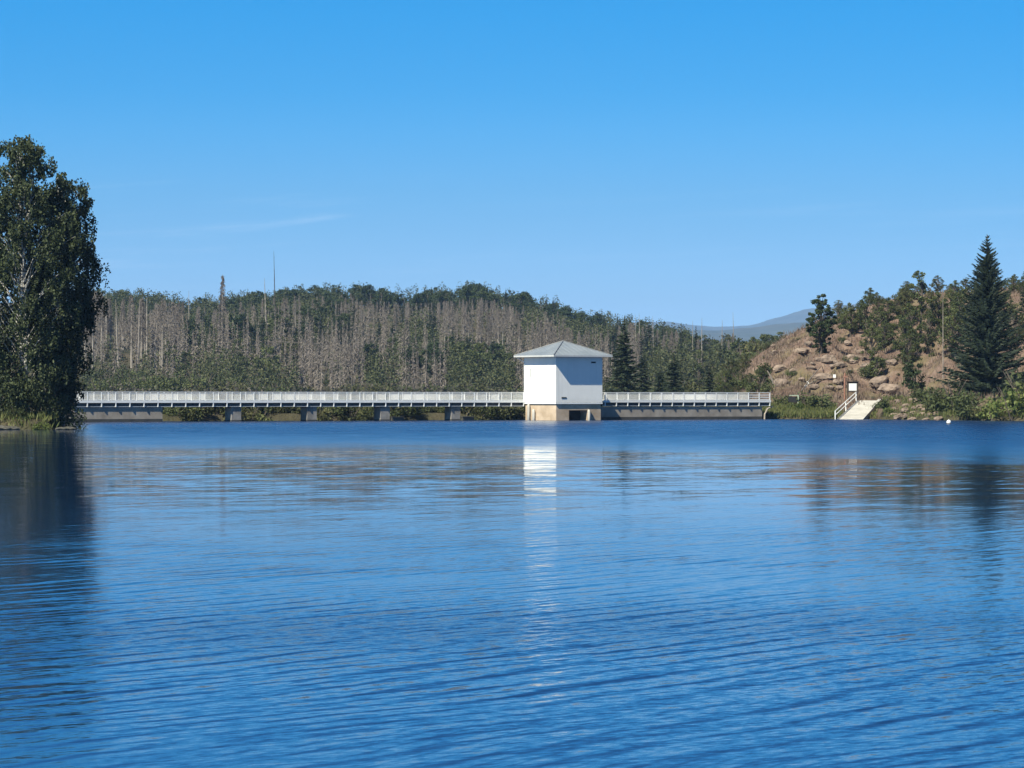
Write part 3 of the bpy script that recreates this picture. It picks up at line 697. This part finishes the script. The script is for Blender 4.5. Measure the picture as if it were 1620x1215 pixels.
single('spruce', mk_conifer(214, L_spruce, 16, 4.8, 26, 8, 8), 16, 1044, 578, 495, 'lowest dark spruce of the group right of the tower', base=-0.8)

# fallen pale trunks on the slope
def log(px0, py0, px1, py1, Y, r_, label, mat=None):
    a = (X_at(px0, Y), Y, Z_at(py0, Y)); c = (X_at(px1, Y), Y + 1.0, Z_at(py1, Y)); md = tuple((a[i] + c[i]) / 2 + (0.12 if i == 2 else 0) for i in range(3))
    w = MB(); w.tube([a, md, c], [r_, r_ * 0.8, r_ * 0.5], 7)
    tag(w.build('fallen_log', mat or M_dead), label, 'log')
log(424, 541, 492, 543, 860, 0.11, 'grey fallen trunk lying level across the slope over the bridge', M_log)

# the rest of the dead stand and of the young wood: past what one could count, one mass each
rng = np.random.default_rng(15); w = MB(); C = []; A = []; B = []
for i_ in range(940):
    px = rng.uniform(130, 1180); y = rng.uniform(840, 1290)
    if i_ > 620: px = rng.uniform(270, 830); y = rng.uniform(790, 930)
    x = X_at(px, y); z = gz(x, y)
    if live(px, y, z): continue
    h = min(rng.uniform(6, 15), Z_at(np.interp(px, SKY_U, SKY_Y) + 26, y) - z); 
    if h < 3: continue
    w.tube([(x, y, z - 0.5), (x + rng.normal(0, 0.2), y, z + h)], [0.16, 0.02], 4, False)
    n = int(h * 18); t = rng.uniform(0.12, 1, n); az = rng.uniform(0, 6.28, n); L = (0.25 + 0.13 * h * (1 - t)) * rng.uniform(0.5, 1.1, n)
    d = np.stack([np.cos(az), np.sin(az), -rng.uniform(0.2, 1.0, n)], -1); p0 = np.stack([np.full(n, x), np.full(n, y), z + h * t], -1)
    sd = np.stack([-np.sin(az), np.cos(az), rng.normal(0, 0.6, n)], -1)
    C.append(p0 + d * L[:, None] * 0.55); A.append(d * L[:, None] * 0.5); B.append(sd * 0.05)
w.cards(np.concatenate(C), np.concatenate(A), np.concatenate(B))
tag(w.build('dead_wood', M_twig), kind='stuff')
w = MB(); C = []
for _ in range(2600):
    px = rng.uniform(120, 1290); y = rng.uniform(790, 1300); x = X_at(px, y); z = gz(x, y)
    if not live(px, y, z) and rng.random() < 0.96: continue
    h = min(rng.uniform(3, 11), Z_at(np.interp(px, SKY_U, SKY_Y) + 20, y) - z)
    if h < 1.5: continue
    n = int(30 + 16 * h); g_ = runit(rng, n) * (rng.uniform(0, 1, n) ** 0.4)[:, None]; r_ = h * rng.uniform(0.25, 0.4)
    tz = (g_[:, 2] + 1) / 2; k = rng.uniform(0.0, 0.9)
    C.append(np.array([x, y, z]) + np.stack([g_[:, 0] * r_ * (1.25 - k * tz), g_[:, 1] * r_ * (1.25 - k * tz), tz * h], -1))
for _ in range(300):
    px = rng.uniform(110, 1090); y = rng.uniform(1210, 1400); x = X_at(px, y); z = gz(x, y)
    if 545 < px < 960 and y < 1290: continue
    top = Z_at(np.interp(px, SKY_U, SKY_Y) + rng.uniform(-9, 6), y); h = min(10.0, top - z)
    if h < 1.5: continue
    n = int(40 + 18 * h); g_ = runit(rng, n) * (rng.uniform(0, 1, n) ** 0.4)[:, None]; r_ = rng.uniform(1.2, 2.6); tz = (g_[:, 2] + 1) / 2
    C.append(np.array([x, y, z]) + np.stack([g_[:, 0] * r_, g_[:, 1] * r_, tz * h], -1))
rcards(w, rng, np.concatenate(C), 0.3, 0.6)
L_wood = foliage('young wood leaves', [(0.016, 0.026, 0.012), (0.03, 0.043, 0.018), (0.055, 0.066, 0.026), (0.085, 0.088, 0.04)], 0.15)
tag(w.build('young_wood', L_wood), kind='stuff')

# undergrowth covering the hill floor
rng = np.random.default_rng(5); w = MB(); C = []
for _ in range(5200):
    px = rng.uniform(60, 1320); y = 640 + 720 * rng.uniform(0, 1) ** 0.85; x = X_at(px, y); z = gz(x, y); n = 13
    hh = rng.uniform(0.6, 3.6) if y > 840 else rng.uniform(0.4, 2.0)
    C.append(np.array([x, y, z]) + rng.normal(0, 1, (n, 3)) * np.array([0.9, 0.9, 0.33 * hh]) + np.array([0, 0, 0.55 * hh]))
rcards(w, rng, np.concatenate(C), 0.38, 0.6)
L_under = foliage('undergrowth leaves', [(0.018, 0.025, 0.013), (0.038, 0.040, 0.025), (0.075, 0.066, 0.050), (0.115, 0.099, 0.084)], 0.15)
tag(w.build('undergrowth', L_under), kind='stuff')

# boulders
def mk_rock(seed):
    import bmesh
    rg = np.random.default_rng(seed); bm = bmesh.new(); bmesh.ops.create_icosphere(bm, subdivisions=3, radius=1.0)
    pl = [(runit(rg, 1)[0], rg.uniform(0.55, 0.9)) for _ in range(9)]
    for v in bm.verts:
        c = np.array(v.co)
        for n_, d_ in pl:
            e = c @ n_ - d_
            if e > 0: c = c - n_ * e * 0.9
        c = c * (1 + 0.05 * rg.normal()); v.co = c * np.array([1.25, 0.9, 0.75])
    me_ = bpy.data.meshes.new('boulder'); bm.to_mesh(me_); bm.free(); me_.materials.append(M_rock); return me_
RK = [mk_rock(500 + i) for i in range(5)]
M_rockd = solid('dark wet rock', (0.03, 0.03, 0.025), (0.08, 0.075, 0.06), 0.9, 0.8, 6, 0.1); RKD = mk_rock(510); RKD.materials[0] = M_rockd
def rock(px, py, s_, label, group=None, y0=400.0):
    x, y, z = ground_at(px, py, y0); o_ = link('boulder', rnd.choice(RK)); o_.location = (x, y, z + s_ * 0.15); o_.scale = (s_ * rnd.uniform(0.9, 1.5), s_, s_ * rnd.uniform(0.7, 1.0)); o_.rotation_euler = (0, 0, rnd.uniform(0, 6.28))
    tag(o_, label, 'boulder', group)
# ------------------------------------------------------------------ right bank and slope
GR = 'young trees on the right slope'
def at_px(name, parts, h0, px, ybase, ytop, label, cat='tree', group=None, wide=1.0, tilt=0.0, y0=404.0):
    x, y, z = ground_at(px, ybase, y0); s_ = max(0.2, (Z_at(ytop, y) - z) / h0)
    return put(name, parts, x, y, z, (s_ * wide, s_ * wide, s_), label, cat, group, tilt=tilt)
at_px('broadleaf_tree', mk_broad(350, L_dark, 9, 2.0, 120, 90, 0.13, 0.0), 9, 1299, 561, 461, 'lone upright leafy tree on the bare shoulder of the right slope', wide=1.05)
at_px('broadleaf_tree', mk_broad(351, L_mid, 8, 2.3, 18, 90, 0.16, 0.1), 8, 1372, 535, 455, 'leafy tree with a tufted top on the right skyline', wide=0.8)
at_px('birch', mk_broad(352, L_mid, 10, 1.5, 18, 70, 0.15, 0.25, droop=0.6), 10, 1456, 540, 420, 'thin feathery birch sticking out of the right skyline', wide=1.1)
at_px('bare_trunk', mk_snag(353, 16), 16, 1492, 600, 460, 'grey bare trunk left of the big spruce', wide=0.36)
BRS = [mk_broad(360 + i, (L_mid, L_olive, L_mid, L_olive)[i], 7, 2.2, 64, 60, 0.12, 0.0) for i in range(4)]
for px, yb, yt, wd in ((1335, 520, 485, 1.2), (1345, 535, 478, 1.0), (1390, 500, 466, 1.2), (1405, 520, 470, 1.1), (1420, 505, 462, 1.1), (1388, 545, 488, 1.1), (1380, 575, 510, 1.0),
                       (1432, 515, 458, 1.1), (1440, 548, 478, 1.0), (1472, 520, 458, 1.0), (1485, 530, 460, 0.9), (1505, 520, 455, 1.1), (1520, 540, 460, 1.1), (1468, 560, 490, 0.9),
                       (1440, 590, 520, 0.9), (1535, 520, 452, 1.2), (1590, 520, 458, 1.2), (1430, 570, 500, 1.0), (1512, 570, 480, 1.0), (1362, 520, 476, 1.2), (1400, 560, 505, 0.9), (1602, 560, 480, 1.1)):
    at_px('young_tree', rnd.choice(BRS), 7, px, yb, yt, 'young leafy tree scattered on the upper part of the right slope', 'tree', GR, wd)
for i_ in range(72):
    px = rnd.uniform(1322, 1650) if i_ < 46 else rnd.uniform(1640, 2100); y = rnd.uniform(500, 570); x = X_at(px, y); s_ = rnd.uniform(0.24, 0.46)
    put('young_tree', rnd.choice(BRS), x, y, gz(x, y), (s_ * 1.25, s_ * 1.25, s_), 'young leafy tree scattered on the upper part of the right slope', 'tree', GR)
for _ in range(92):
    px = rnd.uniform(1160, 1500); y = float(shore_y(px)) + rnd.uniform(30, 125); x = X_at(px, y)
    if y > 540 or (1225 < px < 1330 and rnd.random() < 0.6): continue
    s_ = rnd.uniform(0.22, 0.62)
    put('bush', rnd.choice(BSM + BSO), x, y, gz(x, y), s_, 'low bush dotted over the bare right slope', 'bush', 'low bushes on the bare right slope')
at_px('young_tree', mk_broad(370, L_dark, 5, 2.0, 22, 90, 0.15, 0.03), 5, 1446, 626, 570, 'dark bushy young tree below the bare slope behind the ramp', 'tree', None, 1.1)
at_px('young_tree', mk_broad(371, L_mid, 4, 1.6, 18, 80, 0.14, 0.03), 4, 1388, 605, 560, 'green bushy young tree upslope from the info board', 'tree', None, 1.0)
big = mk_conifer(220, L_spruce, 21.5, 6.6, 54, 12, 20, up=0.6, low=0.03, wd=0.22, jag=0.42, ws=0.72)
single('spruce', big, 21.5, 1562, 371, 426, 'tall broad dark spruce by the water near the right edge', base=1.2)
single('spruce', CON[2], 18, 1618, 452, 470, 'dark spruce partly cut off by the right picture edge', wide=1.3)
for i, (px, yb, yt, ks, lab) in enumerate((
        (1200, 622, 592, BSM, 'green bush on the slope foot where the right walkway ends'), (1213, 600, 570, BSO, 'round olive bush on the slope above the walkway end'),
        (1172, 615, 585, BSM, 'dark green bush above the last bays of the walkway'), (1240, 640, 616, BSM, 'green bush hiding the end of the walkway'),
        (1275, 646, 612, BSM, 'dark round bush on the bank between walkway and ramp'), (1298, 648, 616, BSM, 'dark green bush left of the ramp handrail'), (1262, 650, 632, BSB, 'bright low bush on the grassy bank'),
        (1398, 648, 622, BSM, 'small bush right of the ramp top'), (1408, 655, 640, BSB, 'bright low bush at the water right of the ramp'), (1370, 598, 575, BSM, 'bush on the slope above the info board'),
        (1340, 575, 560, BSM, 'small bush on the bare slope above the sign posts'), (1508, 650, 590, BSM, 'tall green bush left of the big spruce foot'), (1530, 660, 610, BSM, 'dense green bush under the big spruce'),
        (1570, 664, 618, BSB, 'bright green bush at the water under the big spruce'), (1600, 664, 600, BSB, 'bright green bush at the right picture edge'), (1548, 662, 632, BSO, 'olive bush at the waterline under the big spruce'),
        (1480, 655, 610, BSO, 'olive bush between rubble bank and big spruce'), (1618, 655, 570, BSM, 'tall green bush cut off by the right picture edge'), (1462, 640, 605, BSM, 'green bush above the rubble bank'))):
    at_px('bush', rnd.choice(ks), 2.2, px, yb, yt, lab, 'bush', None, 1.15 if px < 1480 else 0.95, y0=380.0)

for _ in range(26):
    px, py = rnd.uniform(1210, 1420), rnd.uniform(545, 622)
    rock(px, py, rnd.uniform(0.3, 0.95), 'brown boulder lying on the bare right slope', 'boulders on the bare right slope')
for _ in range(18):
    px = rnd.uniform(1130, 1225); y = rnd.uniform(470, 640); x = X_at(px, y); s_ = rnd.uniform(0.3, 0.62)
    put('young_tree', rnd.choice(BRS), x, y, gz(x, y), (s_ * 1.3, s_ * 1.3, s_), 'young leafy tree at the left foot of the bare slope above the walkway', 'tree', 'young trees at the foot of the bare slope')
# bank grass
rng = np.random.default_rng(9); w = MB(); C = []; A = []; B = []
def blades(px, y, n, hgt, spread):
    x = X_at(px, y)
    for _ in range(n):
        xx = x + rng.normal(0, spread); yy = y + rng.normal(0, spread * 0.8); z = gz(xx, yy)
        if z < 0.02: continue
        h_ = hgt * rng.uniform(0.5, 1.2); d = np.array([rng.normal(0, 0.3), rng.normal(0, 0.3), 1.0]) * h_ / 2
        C.append(np.array([xx, yy, z]) + d); A.append(d); az = rng.uniform(0, 6.28); B.append(np.array([math.cos(az), math.sin(az), 0]) * 0.05)
for _ in range(420):
    px = rng.uniform(1200, 1325); blades(px, float(shore_y(px)) + rng.uniform(0.2, 8), 16, 0.7, 0.35)
for _ in range(260):
    px = rng.uniform(1372, 1500); blades(px, float(shore_y(px)) + rng.uniform(0.2, 16), 12, 0.45, 0.4)
for _ in range(120):
    px = rng.uniform(1490, 1640); blades(px, float(shore_y(px)) + rng.uniform(0.2, 3), 14, 0.6, 0.35)
for _ in range(90):
    px = rng.uniform(-20, 112); blades(px, 281 + rng.uniform(0.3, 6), 12, 0.6, 0.4)
w.cards(C, A, B)
L_grass = foliage('bank grass', [(0.055, 0.075, 0.022), (0.10, 0.125, 0.038), (0.18, 0.175, 0.07)], 0.3)
tag(w.build('bank_grass', L_grass), kind='stuff')
# dry brush on the bare slope
w = MB(); C = []; A = []; B = []
for _ in range(5200):
    px = rng.uniform(1165, 1640); u_ = float(shore_y(px)); y = rng.uniform(u_ + 12, 545); blades(px, y, 5, rng.choice([0.3, 0.5, 0.9]), 0.45)
w.cards(C, A, B)
L_dry = foliage('dry brush', [(0.05, 0.045, 0.025), (0.135, 0.095, 0.072), (0.185, 0.138, 0.108), (0.085, 0.085, 0.04)], 0.15)
tag(w.build('dry_brush', L_dry), kind='stuff')

rock(1393, 610, 1.5, 'large pale boulder upslope from the ramp top'); rock(1407, 618, 1.2, 'pale boulder right of the large pale one above the ramp')
for px, py in ((1255, 590), (1268, 602), (1283, 585), (1302, 598), (1330, 580), (1345, 590), (1312, 615), (1235, 585), (1225, 560), (1290, 535), (1340, 545), (1365, 560), (1410, 575), (1330, 608), (1375, 590)):
    rock(px, py, rnd.uniform(0.35, 0.85), 'brown boulder lying on the bare right slope', 'boulders on the bare right slope')
for _ in range(40):
    px = rnd.uniform(1415, 1492); yy = float(shore_y(px)) + rnd.uniform(-0.5, 12); x = X_at(px, yy); s_ = rnd.uniform(0.2, 0.55)
    o_ = link('boulder', rnd.choice(RK)); o_.location = (x, yy, max(0.0, gz(x, yy)) + s_ * 0.2); o_.scale = (s_ * 1.3, s_, s_); o_.rotation_euler = (0, 0, rnd.uniform(0, 6.28))
    tag(o_, 'brown stone in the rubble bank left of the big spruce', 'stone', 'stones of the rubble bank')
# pale dead branches lying on the slope
for (p0, y0_, p1, y1_, r_, lab) in ((1268, 621, 1300, 585, 0.09, 'grey dead branch slanting on the slope above the bank bushes'), (1300, 622, 1318, 596, 0.08, 'grey dead branch slanting beside the small marker post'),
                                  (1277, 612, 1332, 610, 0.10, 'grey log lying level above the bank bushes'), (1225, 612, 1213, 590, 0.14, 'grey dead branch leaning above the walkway end')):
    x0, Y0_, z0 = ground_at(p0, y0_); x1, Y1_, z1 = ground_at(p1, y1_)
    w = MB(); w.tube([(x0, Y0_, z0 + 0.2), ((x0 + x1) / 2, (Y0_ + Y1_) / 2, max((z0 + z1) / 2, gz((x0 + x1) / 2, (Y0_ + Y1_) / 2)) + 0.35), (x1, Y1_, z1 + 0.2)], [r_, r_ * 0.85, r_ * 0.5], 6)
    tag(w.build('fallen_log', M_log), lab, 'log')

# ------------------------------------------------------------------ boat ramp with handrail, board, markers, buoy
Yb, Yt = 419.0, 434.0
def RP(px, py, Y): return Vector((X_at(px, Y), Y, Z_at(py, Y)))
bl, brr, tl, tr = RP(1323, 664, Yb), RP(1362, 664, Yb), RP(1356, 633.5, Yt), RP(1389, 633.5, Yt)
ramp = empty('boat_ramp', tuple((bl + brr) / 2)); tag(ramp, 'pale concrete ramp sloping down the right bank into the water', 'ramp')
O_ = Vector(ramp.location)
def slab(mb, a, bq, c, d, th):
    V = [tuple(q_ - O_) for q_ in (a, bq, c, d)] + [tuple(q_ - O_ - Vector((0, 0, th))) for q_ in (a, bq, c, d)]
    mb.add(V, [(0, 1, 2, 3), (7, 6, 5, 4), (0, 4, 5, 1), (1, 5, 6, 2), (2, 6, 7, 3), (3, 7, 4, 0)])
dn = (bl - tl).normalized()
w = MB(); slab(w, bl + dn * 1.5, brr + dn * 1.5, tr, tl, 0.8); w.build('slab', M_concl, ramp)
side = (brr - bl).normalized()
w = MB(); up_ = Vector((0, 0, 0.18)); slab(w, brr + side * 0.02 + up_ + dn * 1.2, brr + side * 0.38 + up_ + dn * 1.2, tr + side * 0.38 + up_, tr + side * 0.02 + up_, 0.9); w.build('kerb', M_concl, ramp)
hr = empty('handrail', tuple(bl)); tag(hr, 'white two-bar handrail along the left side of the ramp', 'handrail')
hb = bl - side * 0.12; ht = tl - side * 0.12
for z_ in (1.02, 0.55):
    w = MB(); w.tube([tuple(hb - bl + Vector((0, 0, z_))), tuple(ht - bl + Vector((0, 0, z_)))], [0.055, 0.055], 8); w.build('rail', M_white, hr)
for f_ in (0.0, 0.5, 1.0):
    pt = hb.lerp(ht, f_) - bl
    w = MB(); w.tube([tuple(pt + Vector((0, 0, -0.7))), tuple(pt + Vector((0, 0, 1.06)))], [0.065, 0.065], 8); w.build('post', M_white, hr)

Ys_ = 440.0; xs_ = X_at(1349, Ys_); zs_ = gz(xs_, Ys_)
bd = empty('info_board', (xs_, Ys_, zs_), R(6)); tag(bd, 'white notice panel in a dark wooden frame above the ramp', 'notice board')
zc_ = Z_at(612.3, Ys_) - zs_
w = MB(); w.box((0, 0, zc_), (0.98, 0.03, 0.90)); w.build('panel', M_white, bd)
w = MB()
w.box((-0.60, 0.02, zc_), (0.2, 0.1, 1.3)); w.box((0.60, 0.02, zc_), (0.2, 0.1, 1.3)); w.box((0, 0.02, zc_ + 0.55), (0.996, 0.09, 0.19)); w.box((0, 0.02, zc_ - 0.55), (0.996, 0.09, 0.19)); w.box((0, 0.06, zc_), (0.99, 0.03, 0.9)); w.build('frame', M_wood, bd)
for s_ in (-1, 1):
    w = MB(); w.box((s_ * 0.6, 0.04, (zc_ - 0.65 - 0.4) / 2), (0.13, 0.11, zc_ - 0.65 + 0.4)); w.build('leg', M_wood, bd)
w = MB(); w.box((0, 0.02, zc_ + 0.70), (1.6, 0.35, 0.07)); w.build('cover', M_wood, bd)

def marker(px, py, ybase, sz, label):
    x, y, z = ground_at(px, ybase); r_ = empty('marker_post', (x, y, z)); tag(r_, label, 'marker post')
    hh = max(0.4, Z_at(py, y) - z)
    w = MB(); w.tube([(0, 0, -0.3), (0, 0, hh)], [0.06, 0.06], 8); w.build('post', M_dead, r_)
    w = MB(); w.box((0, -0.075, hh), (sz, 0.025, sz * 1.15)); w.build('plate', M_white, r_)
marker(1320, 595, 606, 0.36, 'small white plate on a post upslope left of the info board')
marker(1278, 605, 614, 0.26, 'upper of two tiny white plates above the bank bushes')
marker(1274, 611, 618, 0.24, 'lower of two tiny white plates above the bank bushes')
M_red = solid('red-brown post paint', (0.22, 0.10, 0.07), (0.30, 0.15, 0.10), 2.0, 0.8)
x, y, z = X_at(1336, 438), 438, 0; z = gz(x, y)
r_ = empty('wooden_post', (x, y, z)); tag(r_, 'tall reddish wooden post just left of the info board', 'post')
w = MB(); w.tube([(0, 0, -0.4), (0.05, 0, Z_at(590, 438) - z)], [0.11, 0.09], 8); w.build('shaft', M_red, r_)
w = MB(); w.box((0.08, -0.1, Z_at(596, 438) - z), (0.5, 0.04, 0.16)); w.build('arm', M_red, r_)
x, y = X_at(1253, 429), 429; z = gz(x, y)
r_ = empty('gate_barrier', (x, y, z), R(8)); tag(r_, 'small pale green framed gate with dark panel in the bushes beyond walkway', 'gate')
M_pgreen = solid('pale green paint', (0.28, 0.36, 0.27), (0.40, 0.46, 0.37), 2.0, 0.6)
zt = max(0.9, Z_at(625.5, 429) - z)
w = MB(); w.box((0.1, 0.03, zt - 0.5), (1.1, 0.03, 0.7)); w.build('panel', M_dark, r_)
w = MB(); w.box((0.25, 0, zt), (1.15, 0.1, 0.10)); w.build('top_bar', M_pgreen, r_)
w = MB(); w.box((0.76, 0, (zt - 0.06 - 0.3) / 2), (0.16, 0.12, zt - 0.06 + 0.3)); w.build('post', M_pgreen, r_)

bu = empty('buoy', (X_at(1501, 345), 345, 0)); tag(bu, 'small white ball buoy with dark collar floating off the right bank', 'buoy')
def lathe(mb, prof, k=20):
    V = []; Fc = []
    for r0, z0 in prof:
        for j in range(k): V.append((r0 * math.cos(2 * math.pi * j / k), r0 * math.sin(2 * math.pi * j / k), z0))
    for i in range(len(prof) - 1):
        for j in range(k): Fc.append((i * k + j, i * k + (j + 1) % k, (i + 1) * k + (j + 1) % k, (i + 1) * k + j))
    mb.add(V, Fc)
w = MB(); lathe(w, [(0.225 * math.sin(t_), 0.16 - 0.225 * math.cos(t_)) for t_ in np.linspace(0.9, math.pi - 0.02, 14)] + [(0.03, 0.39), (0.03, 0.44), (0.001, 0.44)]); w.build('ball', M_white, bu, True)
w = MB(); lathe(w, [(0.18, -0.12), (0.25, -0.1), (0.26, -0.02), (0.25, 0.05), (0.2, 0.07)]); w.build('collar', M_dark, bu, True)

# ------------------------------------------------------------------ birches on the left spit
m, q, p, o = new_mat('birch bark')
g = q.n('ShaderNodeNewGeometry'); v = q.vmath('MULTIPLY', g.outputs['Position'], (3.0, 3.0, 9.0))
nz = q.noise(v, 0.8, 4, 0.6)
q.link(q.ramp(nz, [(0.40, (0.05, 0.045, 0.04)), (0.50, (0.42, 0.40, 0.37)), (0.65, (0.60, 0.58, 0.54))]), p.inputs['Base Color']); p.inputs['Roughness'].default_value = 0.85
M_birch = m
def birch(label, px, Y, ytop, rad, prof, seed, strands, stems=1, leaf=0.12, zlow=1.5):
    """prof: list of (height fraction, share of rad); long drooping twigs hang from arching limbs"""
    rng = np.random.default_rng(seed); x = X_at(px, Y); z = gz(x, Y); h = Z_at(ytop, Y) - z
    r_ = empty('birch', (x, Y, z)); tag(r_, label, 'tree')
    t = MB(); c = MB(); hf = [a for a, _ in prof]; hr_ = [b_ for _, b_ in prof]
    spines = []
    for k in range(stems):
        az = rng.uniform(0, 6.28); sp = 0 if k == 0 else rng.uniform(0.6, 1.6); top = h * (0.96 if k == 0 else rng.uniform(0.75, 0.92))
        ks = np.linspace(0, 1, 9); pts = np.stack([math.cos(az) * sp * ks ** 1.3 + 0.25 * np.sin(ks * 5 + k), math.sin(az) * sp * ks ** 1.3 + 0.2 * np.sin(ks * 4 + k), top * ks], -1); pts[0, 2] = -0.8; pts[:, :2] -= pts[0, :2]
        r0 = 0.24 if k == 0 else 0.17
        t.tube(pts, [r0 * (1 - 0.92 * a) for a in ks], 8); spines.append(pts)
    # leafy boughs: each bough ends in a clump from which long twigs hang; some twigs fill the inside
    nb = strands // 19; boughs = []
    for i in range(nb):
        zf = 0.10 + 0.88 * ((i + rng.uniform(0, 1)) / nb) ** 0.92; R0 = rad * np.interp(zf, hf, hr_); az = i * 2.4 + rng.normal(0, 0.5)
        d = R0 * rng.uniform(0.45, 1.06); sp_ = spines[rng.integers(len(spines))]; zs = h * zf
        sx0 = np.interp(zs, sp_[:, 2], sp_[:, 0]); sy0 = np.interp(zs, sp_[:, 2], sp_[:, 1])
        tip = np.array([sx0 * 0.6 + math.cos(az) * d, sy0 * 0.6 + math.sin(az) * d, zs]); boughs.append((tip, zf, rng.uniform(0.45, 0.85) * (0.75 if zf > 0.85 else 1.0)))
        b0z = max(0.5, zs - 0.9 * d - 0.6); b0 = np.array([np.interp(b0z, sp_[:, 2], sp_[:, 0]), np.interp(b0z, sp_[:, 2], sp_[:, 1]), b0z])
        md = b0 * 0.45 + tip * 0.55 + np.array([0, 0, 0.2 * d]); t.tube([b0, md, tip], [0.048, 0.03, 0.01], 5, False)
    for i in range(strands):
        tip0, zf, cr = boughs[i % nb]; zs = tip0[2]
        if rng.random() < 0.22:
            k = rng.uniform(0.15, 0.8); tip = tip0 * np.array([k, k, 1.0]) + rng.normal(0, 0.35, 3)
        else:
            g2 = rng.normal(0, 0.55, 3) * cr; g2[2] *= 0.75; tip = tip0 + g2
        Ls = rng.uniform(0.4, 1.9) * (0.55 if zf > 0.85 else 1.0); Ls = min(Ls, max(0.3, tip[2] - zlow * rng.uniform(0.1, 1)))
        n = int(9 + Ls * 15); f = rng.uniform(0, 1, n) ** 0.75
        sw = np.array([rng.normal(0, 0.10), rng.normal(0, 0.10), -1.0])
        P_ = tip + f[:, None] * Ls * sw + rng.normal(0, 1, (n, 3)) * np.array([0.14, 0.14, 0.08]) * (1.15 - 0.65 * f)[:, None]
        rcards(c, rng, P_, leaf * rng.uniform(0.75, 1.15), 0.6, 0.9)
    t.build('trunk', M_birch, r_); c.build('crown', L_birch, r_)
PF = [(0, 0.3), (0.08, 0.5), (0.25, 0.8), (0.45, 1.0), (0.62, 0.95), (0.78, 0.82), (0.9, 0.64), (0.96, 0.46), (1.0, 0.18)]
birch('tallest birch with white forked trunk and drooping twigs at the left edge', 36, 284, 209, 4.3, PF, 3, 2500, 3)
birch('shorter dense dark birch leaning out over the water beside the tallest one', 97, 288, 279, 3.5, [(0, 0.10), (0.1, 0.16), (0.3, 0.5), (0.5, 0.85), (0.6, 0.98), (0.72, 1.05), (0.775, 0.98), (0.80, 0.6), (0.85, 0.72), (0.95, 0.72), (1.0, 0.3)], 8, 2400, 2)
birch('broad birch half cut off by the left picture edge', -45, 288, 250, 4.6, PF, 12, 1900, 2)
SH = [mk_bush(600 + i, (L_birch, L_mid)[i % 2], 3.2, 2.0, 16, 150, 0.10) for i in range(3)]
for i, (px, Y, ytop, lab) in enumerate(((8, 284, 545, 'tall leafy shrub at the left edge under the birches'), (42, 283.5, 580, 'leafy shrub below the white birch trunk'), (74, 284, 600, 'dark shrub under the leaning birch'), (98, 285, 625, 'low dark shrub at the tip of the spit'), (25, 282.5, 630, 'low shrub on the left shore by the water'))):
    x = X_at(px, Y); z = gz(x, Y); s_ = (Z_at(ytop, Y) - z) / 3.2
    put('bush', SH[i % 3], x, Y, z, (min(s_, 1.1), min(s_, 1.1), s_), lab, 'bush')
x = X_at(66, 280.6); put('bush', mk_bush(610, L_bright, 0.8, 0.9, 10, 90, 0.07), x, 280.6, max(0, gz(x, 280.6)), 1.0, 'yellow-green tuft at the waterline under the birches', 'bush')
for px, Y, s_ in ((4, 279.6, 0.5), (18, 279.8, 0.42), (108, 279.8, 0.35), (98, 279.6, 0.3)):
    o_ = link('stone', RKD); xx = X_at(px, Y); o_.location = (xx, Y, 0.05); o_.scale = (s_ * 1.4, s_, s_ * 0.8); tag(o_, 'dark stone at the waterline under the birches', 'stone', 'stones under the birches')

# ------------------------------------------------------------------ haze in the valley air
HAZE = 5.5e-5
if HAZE:
    w = MB(); w.box((0, 8200, 205), (13000, 16700, 420)); hz = w.build('haze', M_dark)
    m = bpy.data.materials.new('valley haze'); m.use_nodes = True; m.node_tree.nodes.clear(); q = NB(m.node_tree)
    o = q.n('ShaderNodeOutputMaterial'); pv = q.n('ShaderNodeVolumePrincipled'); pv.inputs['Color'].default_value = (0.34, 0.58, 1.0, 1)
    pv.inputs['Density'].default_value = HAZE; q.link(pv.outputs[0], o.inputs['Volume']); hz.data.materials[0] = m
    tag(hz, kind='stuff')
